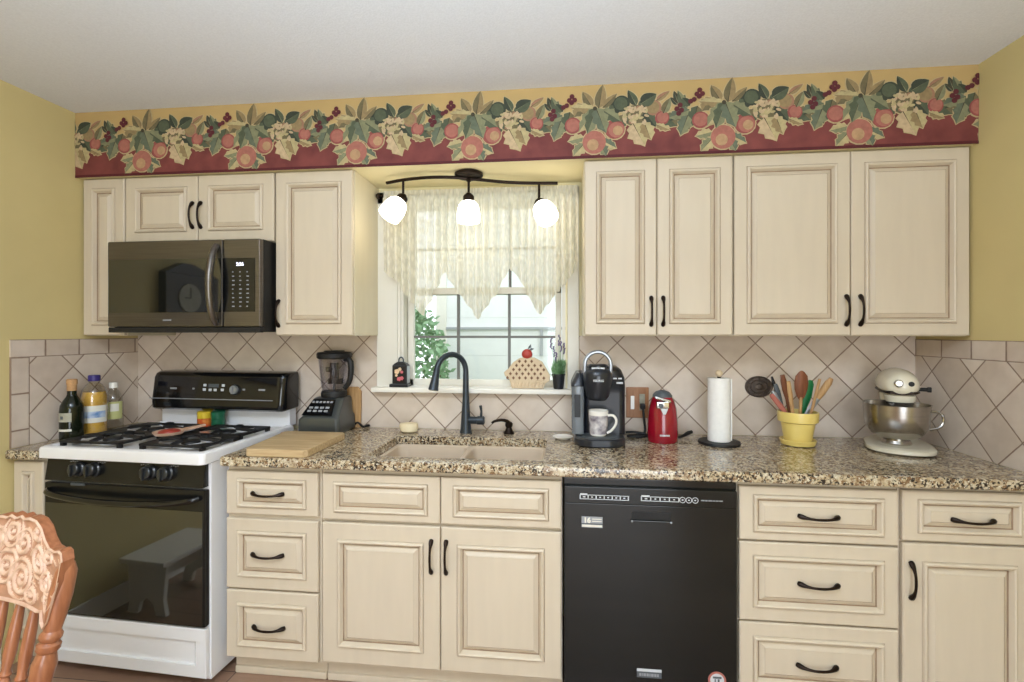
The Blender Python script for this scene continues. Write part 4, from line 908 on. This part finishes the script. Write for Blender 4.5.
# red can opener
co = thing('can_opener', 'shiny red electric can opener with chrome top', 'can opener', (.434, -.185, .914))
MB().lathe([(.062, 0), (.066, .006), (.067, .04), (.066, .09), (.060, .15), (.050, .185), (.042, .200)], (.434, -.185, .9145), 32, sy=.9).build('housing', M('red_enamel'), co)
MB().lathe([(.043, .198), (.042, .208), (.030, .222), (.012, .229), (.003, .230)], (.434, -.180, .9145), 24).build('top_cap', M('slate'), co)
MB().box(.392, .462, -.243, -.215, 1.100, 1.112, bev=.005, mx=Matrix.Translation((.434, -.2, 1.106)) @ Matrix.Rotation(.28, 4, 'Y') @ Matrix.Translation((-.434, .2, -1.106))).box(.398, .452, -.246, -.21, 1.068, 1.10, bev=.006).build('cutter_lever', M('chrome'), co)
MB().lathe([(.011, 0), (.011, .008), (.004, .009)], (.415, -.244, 1.083), 16, axis=(0, -1, 0)).build('cutter_wheel', M('slate'), co)
MB().prism([(.414, -.2455, 1.07), (.446, -.2455, 1.07), (.436, -.2465, 1.045), (.426, -.2465, 1.045)], (0, .01, 0)).build('guide_plate', M('pale_mark'), co)
lt = MB(); xx = .412
for wq in (.006, .004, .008, .003, .005, .007): lt.box(xx, xx + wq, -.2468, -.240, .949, .956); xx += wq + .0016
lt.build('lettering', M('pale_mark'), co)
o = MB().tube([(.494, -.16, .935), (.51, -.15, .926), (.54, -.125, .930), (.565, -.10, .938), (.585, -.085, .940)], [.006, .006, .0065, .0095, .008], 8, smooth=1).build('lever_handle', M('black_matte'), co)

# paper towels
ph = thing('paper_towel_holder', 'upright holder with dark round base and pale knob', 'paper towel holder', (.673, -.2, .914))
MB().lathe([(.086, .0004), (.088, .004), (.086, .012), (.02, .014)], (.673, -.2, .914), 36).build('base', M('black_matte'), ph)
MB().tube([(.673, -.2, .926), (.673, -.2, 1.208)], .008, 10).build('rod', M('bronze'), ph)
MB().ball((.673, -.2, 1.222), .0155).build('knob', M('wicker'), ph)
tag(MB().lathe([(.018, .0145), (.047, .0145), (.0475, .017), (.0475, .287), (.046, .289), (.019, .289), (.018, .285)], (.673, -.2, .914), 40, cap0=False, cap1=False).box(.7165, .7205, -.225, -.18, .932, 1.20, bev=.001).build('paper_towel_roll', M('paper')), 'white paper towel roll standing on its holder', 'paper towels')

# wall medallion
md = MB().lathe([(.0625, 0), (.0625, .006), (.058, .009), (.054, .006), (.040, .006), (.037, .009), (.034, .006), (.02, .006), (.014, .011), (.006, .012)], (.911, -.0062, 1.146), 36, axis=(0, -1, 0), sy=.80)
for k in range(12):
    a = 2 * PI * k / 12; md.ball((.911 + .047 * math.cos(a), -.0132, 1.146 + .0376 * math.sin(a)), .006, seg=8, rings=5, sc=(1, .5, 1))
md = md.build('wall_medallion', M('medal_bronze')); tag(md, 'oval dark metal medallion hung on the tiles left of utensils', 'wall ornament')

# utensil pot and utensils
px, py = 1.007, -.185
o = MB().lathe([(.050, .0195), (.054, .022), (.067, .098), (.073, .102), (.079, .104), (.081, .142), (.079, .146), (.074, .146), (.066, .104), (.052, .030), (.003, .028)], (px, py, .914), 36).build('flower_pot', M('yellow_glaze')); tag(o, 'yellow glazed flower pot holding the cooking utensils', 'pot')
o = MB().lathe([(.052, .0004), (.066, .004), (.072, .024), (.070, .026), (.064, .018), (.05, .012), (.003, .012)], (px, py, .914), 36).build('saucer', M('yellow_glaze')); tag(o, 'yellow glazed saucer under the utensil pot', 'saucer')
def utensil(name, label, cat, b, t, parts):
    """parts: (name, material, [(frac, radius)], flat) swept along b->t"""
    b, t = Vector(b), Vector(t); r = thing(name, label, cat, b)
    side = (t - b).cross(Vector((0, 1, 0))).normalized(); ax = (t - b).normalized(); up = Vector((0, 1, 0))
    for nm, mt, pr, flat in parts:
        MB().tube([b + (t - b) * q for q, _ in pr], [x for _, x in pr], 12, flat=flat, up=up).build(nm, M(mt), r)
g = 'utensils in the yellow pot'
Z0 = .952
utensil('wooden_spoon', 'large dark brown wooden spoon standing upright in yellow pot', 'spoon', (1.012, -.190, Z0), (1.011, -.212, 1.238), [('handle', 'wood_light', [(0, .006), (.6, .007)], 1), ('bowl', 'wood_brown', [(.55, .006), (.62, .018), (.72, .027), (.82, .029), (.92, .025), (.98, .012), (1, .004)], .35)])
utensil('wooden_spatula', 'slim light wooden stick left of the large brown spoon', 'spatula', (.985, -.222, Z0), (.945, -.240, 1.195), [('blade', 'wood_light', [(0, .006), (.5, .007), (.8, .010), (1, .008)], .5)])
utensil('wooden_stick', 'reddish wooden stick leaning behind the slim light one', 'utensil', (1.006, -.146, Z0), (.956, -.155, 1.215), [('handle', 'wood_brown', [(0, .006), (.6, .007), (.75, .013), (.9, .013), (1, .009)], .5)])
utensil('spatula', 'pink handled spatula leaning far left in yellow pot', 'spatula', (1.026, -.200, Z0 + .008), (.886, -.208, 1.135), [('handle', 'pink_plastic', [(0, .005), (.5, .006), (.7, .012), (.98, .010), (1, .004)], .6)])
utensil('kitchen_utensil', 'silver handled utensil leaning left beside the pink spatula', 'utensil', (1.000, -.172, Z0), (.905, -.178, 1.146), [('handle', 'silver_plastic', [(0, .005), (.5, .006), (.7, .011), (.95, .011), (1, .005)], .9)])
utensil('ladle', 'dark slate ladle handle with hooked end in yellow pot', 'ladle', (.985, -.155, Z0), (.922, -.165, 1.175), [('handle', 'slate', [(0, .006), (.5, .009), (.85, .013), (1, .008)], .5)])
utensil('slotted_turner', 'black turner with thin tip poking above the reddish stick', 'turner', (.978, -.152, Z0), (.920, -.135, 1.205), [('handle', 'black_matte', [(0, .005), (.8, .005), (.88, .008), (1, .004)], .7)])
utensil('green_spoon', 'bright green plastic utensil right of the large brown spoon', 'spoon', (1.030, -.142, Z0), (1.078, -.148, 1.192), [('handle', 'green_plastic', [(0, .006), (.5, .010), (.7, .019), (.93, .017), (1, .008)], .35)])
utensil('wooden_stick', 'pale straight wooden handle between green utensil and spreader', 'utensil', (1.03, -.2, Z0), (1.078, -.225, 1.205), [('handle', 'wood_light', [(0, .005), (.6, .006), (1, .0055)], 1)])
utensil('spreader', 'wooden handled spreader with silver shaft leaning far right', 'spreader', (.996, -.165, Z0 + .004), (1.143, -.19, 1.205), [('shaft', 'silver_plastic', [(0, .006), (.45, .012), (.66, .012)], .4), ('handle', 'wood_light', [(.64, .011), (.75, .015), (.92, .015), (1, .008)], .7)])

# stand mixer, nose towards the room
mxr = thing('stand_mixer', 'cream stand mixer with steel bowl in the right corner', 'stand mixer', (1.355, -.2, .914))
qx = 1.355
MB().loft([rrect(qx - .10, qx + .10, -.345, -.045, .09, .9145, 8), rrect(qx - .115, qx + .115, -.36, -.035, .10, .922, 8), rrect(qx - .115, qx + .115, -.36, -.035, .10, .935, 8), rrect(qx - .095, qx + .095, -.345, -.05, .09, .944, 8)]).build('base', M('mixer_cream'), mxr)
MB().loft([rrect(qx - .05, qx + .07, -.12, -.045, .03, .94, 6), rrect(qx - .045, qx + .06, -.11, -.045, .03, 1.02, 6), rrect(qx - .05, qx + .065, -.13, -.04, .03, 1.10, 6), rrect(qx - .055, qx + .065, -.14, -.04, .035, 1.14, 6)]).build('column', M('mixer_cream'), mxr)
# head: ellipse sections along y from the nose to the rear
secs = [(-.305, .010, .012), (-.300, .038, .036), (-.285, .054, .050), (-.255, .064, .060), (-.20, .070, .066), (-.12, .072, .066), (-.06, .062, .056), (-.03, .040, .036), (-.022, .012, .012)]
def esec(y, rx, rz, n=24, cz=1.185): return [(qx + rx * math.cos(2 * PI * k / n), y, cz + rz * math.sin(2 * PI * k / n) * (1.0 if math.sin(2 * PI * k / n) > 0 else .85)) for k in range(n)]
hd = MB().loft([esec(*s) for s in secs]).build('motor_head', M('mixer_cream'), mxr, 60)
MB().loft([esec(y, rx * 1.012, .011, cz=1.158) for y, rx, rz in secs[1:-1]]).build('trim_band', M('bronze'), hd)
MB().lathe([(.014, 0), (.015, .004), (.015, .020), (.011, .024)], (qx - .012, -.298, 1.197), 20, axis=(0, -1, .05)).build('hub_cap', M('chrome'), hd)
MB().lathe([(.010, 0), (.010, .012), (.004, .014)], (qx + .028, -.292, 1.196), 16, axis=(.2, -1, 0)).build('hub_knob', M('black_matte'), hd)
MB().lathe([(.008, 0), (.008, .03), (.011, .032), (.011, .044)], (qx + .068, -.17, 1.165), 14, axis=(1, 0, 0)).build('speed_lever', M('black_matte'), hd)
MB().lathe([(.054, 1.145), (.052, 1.125), (.046, 1.118), (.044, 1.100), (.030, 1.094)], (qx - .0, -.245, 0), 26, mis=[0, 0, 1, 1], sy=.9).build('planetary_hub', M('mixer_cream', 'chrome'), mxr)
MB().tube([(qx, -.245, 1.098), (qx, -.245, 1.04)], .008, 10).tube([(qx, -.245, 1.05)] + [(qx + .045 * math.sin(a), -.245, 1.0 - .045 * math.cos(a + PI) * 0 + .05 * math.cos(a)) for a in (PI * 2 * k / 16 for k in range(17))], .004, 6).build('beater', M('chrome'), mxr)
MB().lathe([(.050, .9445), (.052, .95), (.046, .962), (.052, .966), (.085, .985), (.108, 1.02), (.111, 1.065), (.113, 1.108), (.1155, 1.110), (.111, 1.110), (.107, 1.065), (.098, 1.022), (.08, .99), (.003, .975)], (qx - .012, -.245, 0), 44).build('bowl', M('stainless'), mxr)
MB().tube([(qx + .095, -.235, 1.085), (qx + .135, -.23, 1.08), (qx + .142, -.23, 1.05), (qx + .13, -.235, 1.02), (qx + .095, -.24, 1.01)], .005, 8, smooth=1).build('bowl_handle', M('stainless'), mxr)

rg.rotation_euler = (0, 0, -.048)
mxr.location = (1.390, -.220, .914); mxr.rotation_euler = (0, 0, -.44)
bl.location.y -= .016; bl.location.x += .016

# ------------------------------------------------------------------ press-back chair (built about its own origin, then turned)
ch = thing('dining_chair', 'carved press-back oak chair seen from behind the stove side, lower left', 'chair', (0, 0, 0))
ch['label'] = 'oak dining chair with carved crest and turned spindles in front of stove'
def yb(z): return .15 + (z - .45) * .19      # rake of the back
cr = MB()
# crest outline, half: (x, z); carved board 26 mm thick following a gentle bow
top = [(0, .955), (.018, .962), (.03, .955), (.05, .958), (.075, .953), (.10, .938), (.125, .912), (.15, .896), (.175, .893), (.195, .898), (.21, .894), (.222, .876)]
bot = [(0, .752), (.05, .750), (.10, .748), (.15, .744), (.165, .748), (.175, .725), (.19, .715), (.205, .735), (.215, .79), (.222, .83)]
def ztop(x, c): 
    x = abs(x)
    for (a, za), (b, zb_) in zip(c, c[1:]):
        if a <= x <= b: return za + (zb_ - za) * (x - a) / (b - a)
    return c[-1][1]
NX, NZ = 220, 80
def bow(x): return .035 * (1 - (x / .22) ** 2)
SCR = [(.060, .30, .052, 1), (.115, .62, .040, -1), (.165, .50, .036, 1), (.150, .86, .026, -1), (.0, .80, .040, 1), (.045, .70, .034, -1), (.19, .30, .030, 1), (.110, .18, .030, -1), (.0, .42, .045, -1), (.085, .88, .024, 1)]
def relief(x, q):
    ax = abs(x); v = 0
    for cx_, cq, rr, sg in SCR:            # scrolls with a raised spiral ridge
        dx, dz = ax - cx_, (q - cq) * .18; r = math.hypot(dx, dz)
        if r < rr:
            a = math.atan2(dz, dx) * sg; v = max(v, (.5 + .5 * math.cos(2 * PI * (r / .017 - a / (2 * PI)))) * min(1, (rr - r) / .006))
    v = max(v, .45 * (.5 + .5 * math.cos(ax * 260 + 9 * math.sin(q * 7))) * (.5 + .5 * math.cos(q * 30)))
    ed = min(q, 1 - q, (.222 - ax) * 5)
    return v * .0065 * min(1, max(0, ed - .02) * 12) + (.0065 if ed <= .03 else 0)
front, backg = [], []
for j in range(NZ + 1):
    q = j / NZ; rf, rb = [], []
    for i in range(NX + 1):
        x = -.222 + .444 * i / NX; z0, z1 = ztop(x, bot), ztop(x, top); z = z0 + (z1 - z0) * q; y = yb(z) + bow(x)
        rf.append((x, y - .013 - relief(x, q) + .004 * (1 if j in (0, NZ) else 0), z)); rb.append((x, y + .013 - .004 * (1 if j in (0, NZ) else 0), z))
    front.append(rf); backg.append(rb)
cr.loft(front, 1, False, False, False)
for jj in range(NZ):
    for ii in range(NX):
        xx_, qq_ = -.222 + .444 * (ii + .5) / NX, (jj + .5) / NZ
        if relief(xx_, qq_) < .0016 and .04 < qq_ < .96: cr.m[jj * NX + ii] = 2
cr.loft(backg, 0, False, False, False)
for A, B in ((front[0], backg[0]), (front[-1], backg[-1]), ([r_[0] for r_ in front], [r_[0] for r_ in backg]), ([r_[-1] for r_ in front], [r_[-1] for r_ in backg])):
    cr.loft([A, B], 0, False, False, False)
cr.build('crest_rail', M('oak', 'oak_carved_lit', 'oak_groove'), ch, 40)
def turned(p0, p1, prof, parent, name):
    L = (Vector(p1) - Vector(p0)).length
    MB().lathe([(r_, q * L) for q, r_ in prof], p0, 18, axis=Vector(p1) - Vector(p0)).build(name, M('oak'), parent)
postp = [(0, .015), (.05, .017), (.12, .021), (.2, .016), (.22, .021), (.24, .021), (.26, .016), (.34, .023), (.44, .026), (.50, .019), (.52, .025), (.545, .025), (.56, .018), (.58, .024), (.60, .024), (.62, .018), (.70, .022), (.82, .025), (.95, .023), (1, .014)]
for sx in (-1, 1):
    turned((sx * .175, .165, .445), (sx * .207, yb(.86) + .012, .865), postp, ch, 'back_post')
spp = [(0, .008), (.1, .011), (.25, .014), (.33, .010), (.35, .014), (.38, .010), (.40, .014), (.43, .010), (.55, .014), (.72, .013), (.9, .009), (1, .007)]
for k in range(5):
    x = -.116 + .058 * k; turned((x * .95, .175, .445), (x, yb(.775) + bow(x), .785), spp, ch, 'spindle')
def seat_ring(s, z): return [(s * (.205 + .02 * math.sin(a) * -1) * math.copysign(abs(math.cos(a)) ** .6, math.cos(a)), s * .205 * math.copysign(abs(math.sin(a)) ** .6, math.sin(a)), z) for a in (2 * PI * k / 36 for k in range(36))]
MB().loft([seat_ring(.95, .415), seat_ring(1., .425), seat_ring(1., .443), seat_ring(.97, .452), seat_ring(.7, .446), seat_ring(.1, .443)]).build('seat', M('oak'), ch)
legp = [(0, .013), (.1, .016), (.25, .022), (.3, .016), (.32, .021), (.35, .016), (.6, .024), (.75, .019), (.78, .024), (.81, .018), (1, .019)]
for sx in (-1, 1):
    for sy in (-1, 1): turned((sx * .20, sy * .195, 0), (sx * .15, sy * .145, .42), legp, ch, 'leg')
for sx in (-1, 1): MB().tube([(sx * .178, -.172, .19), (sx * .178, 0, .19), (sx * .178, .172, .19)], [.008, .013, .008], 10).build('stretcher', M('oak'), ch)
for z in (.16, .24): MB().tube([(-.18, -.174, z), (0, -.174, z), (.18, -.174, z)], [.008, .013, .008], 10).build('stretcher', M('oak'), ch)
ch.rotation_euler = (0, 0, -.085); ch.location = (-1.441, -1.564, 0); ch.scale = (.965, .965, .965)

# ------------------------------------------------------------------ seen mirrored in the black glass: bench and wall clock
bn = thing('step_bench', 'white step bench mirrored in the black oven door glass', 'bench', (-2.11, -1.24, 0))
MB().box(-2.245, -1.975, -1.42, -1.02, .255, .280, bev=.004).build('seat', M('white_trim'), bn)
for y in (-1.06, -1.38):
    pts = [(-2.225, .0), (-2.165, .0), (-2.15, .055), (-2.11, .085), (-2.07, .055), (-2.055, .0), (-1.995, .0), (-2.01, .08), (-2.0, .17), (-1.99, .255), (-2.23, .255), (-2.22, .17), (-2.21, .08)]
    MB().prism([(x, y - .01, z) for x, z in pts], (0, .02, 0)).build('leg_panel', M('white_trim'), bn)
MB().box(-2.12, -2.10, -1.37, -1.07, .14, .20, bev=.003).build('stretcher', M('white_trim'), bn)

ck = thing('wall_clock', 'dark wooden wall clock mirrored in the black microwave window', 'clock', (XL, -1.13, 1.60))
MB().box(XL, XL + .05, -1.40, -.965, 1.42, 1.755, bev=.008).loft([[(XL, -1.40, 1.755), (XL, -.965, 1.755), (XL + .05, -.965, 1.755), (XL + .05, -1.40, 1.755)], [(XL, -1.18, 1.82), (XL, -1.10, 1.82), (XL + .05, -1.10, 1.82), (XL + .05, -1.18, 1.82)]]).build('case', M('wood_dark'), ck)
MB().lathe([(.088, 0), (.088, .006), (.003, .007)], (XL + .05, -1.145, 1.61), 32, axis=(1, 0, 0)).build('clock_face', M('label_grey'), ck)
MB().box(XL + .057, XL + .059, -1.148, -1.142, 1.61, 1.675).box(XL + .057, XL + .059, -1.145, -1.10, 1.607, 1.613).build('hands', M('black_matte'), ck)

# ------------------------------------------------------------------ light
W = bpy.data.worlds.new('World'); bpy.context.scene.world = W; W.use_nodes = True
bgN = W.node_tree.nodes['Background']; bgN.inputs[0].default_value = (.93, .97, 1, 1); bgN.inputs[1].default_value = 1.6
def area(name, loc, rot, sx, sy, power, col=(1, 1, 1), spread=PI):
    l = bpy.data.lights.new(name, 'AREA'); l.shape = 'RECTANGLE'; l.size = sx; l.size_y = sy; l.energy = power; l.color = col; l.spread = spread
    o = bpy.data.objects.new(name, l); C.objects.link(o); o.location = loc; o.rotation_euler = rot; return o
area('rear_opening_fill', (.52, YR + .05, 1.15), (PI / 2, 0, .30), 1.7, 2.0, 50, (.84, .92, 1))  # added area light at the unseen rear opening, turned to fill the left side
area('added_top_fill', (-.9, -2.5, 2.40), (0, 0, 0), .6, .6, 19, (.92, .95, 1))  # added overhead fill light, no fixture belongs to it
area('ceiling_bounce', (-.2, -2.6, 1.7), (PI, 0, 0), .8, .8, 64, (.70, .86, 1))

# ------------------------------------------------------------------ camera
cam = bpy.data.cameras.new('camera'); co_ = bpy.data.objects.new('camera', cam); C.objects.link(co_)
cam.sensor_width = 36; cam.lens = 489 / 1024 * 36; cam.shift_y = (332.6 - 341) / 1024; cam.clip_start = .05
co_.location = (0, -2.4356, 1.4018); co_.rotation_euler = (PI / 2, 0, .1081)
sc = bpy.context.scene; sc.camera = co_
sc.view_settings.view_transform = 'Standard'; sc.view_settings.look = 'None'; sc.view_settings.gamma = 1; sc.view_settings.use_curve_mapping = False
sc.view_settings.exposure = .36
sc.cycles.use_denoising = True
sc.cycles.max_bounces = 10; sc.cycles.transparent_max_bounces = 12; sc.cycles.sample_clamp_indirect = 6
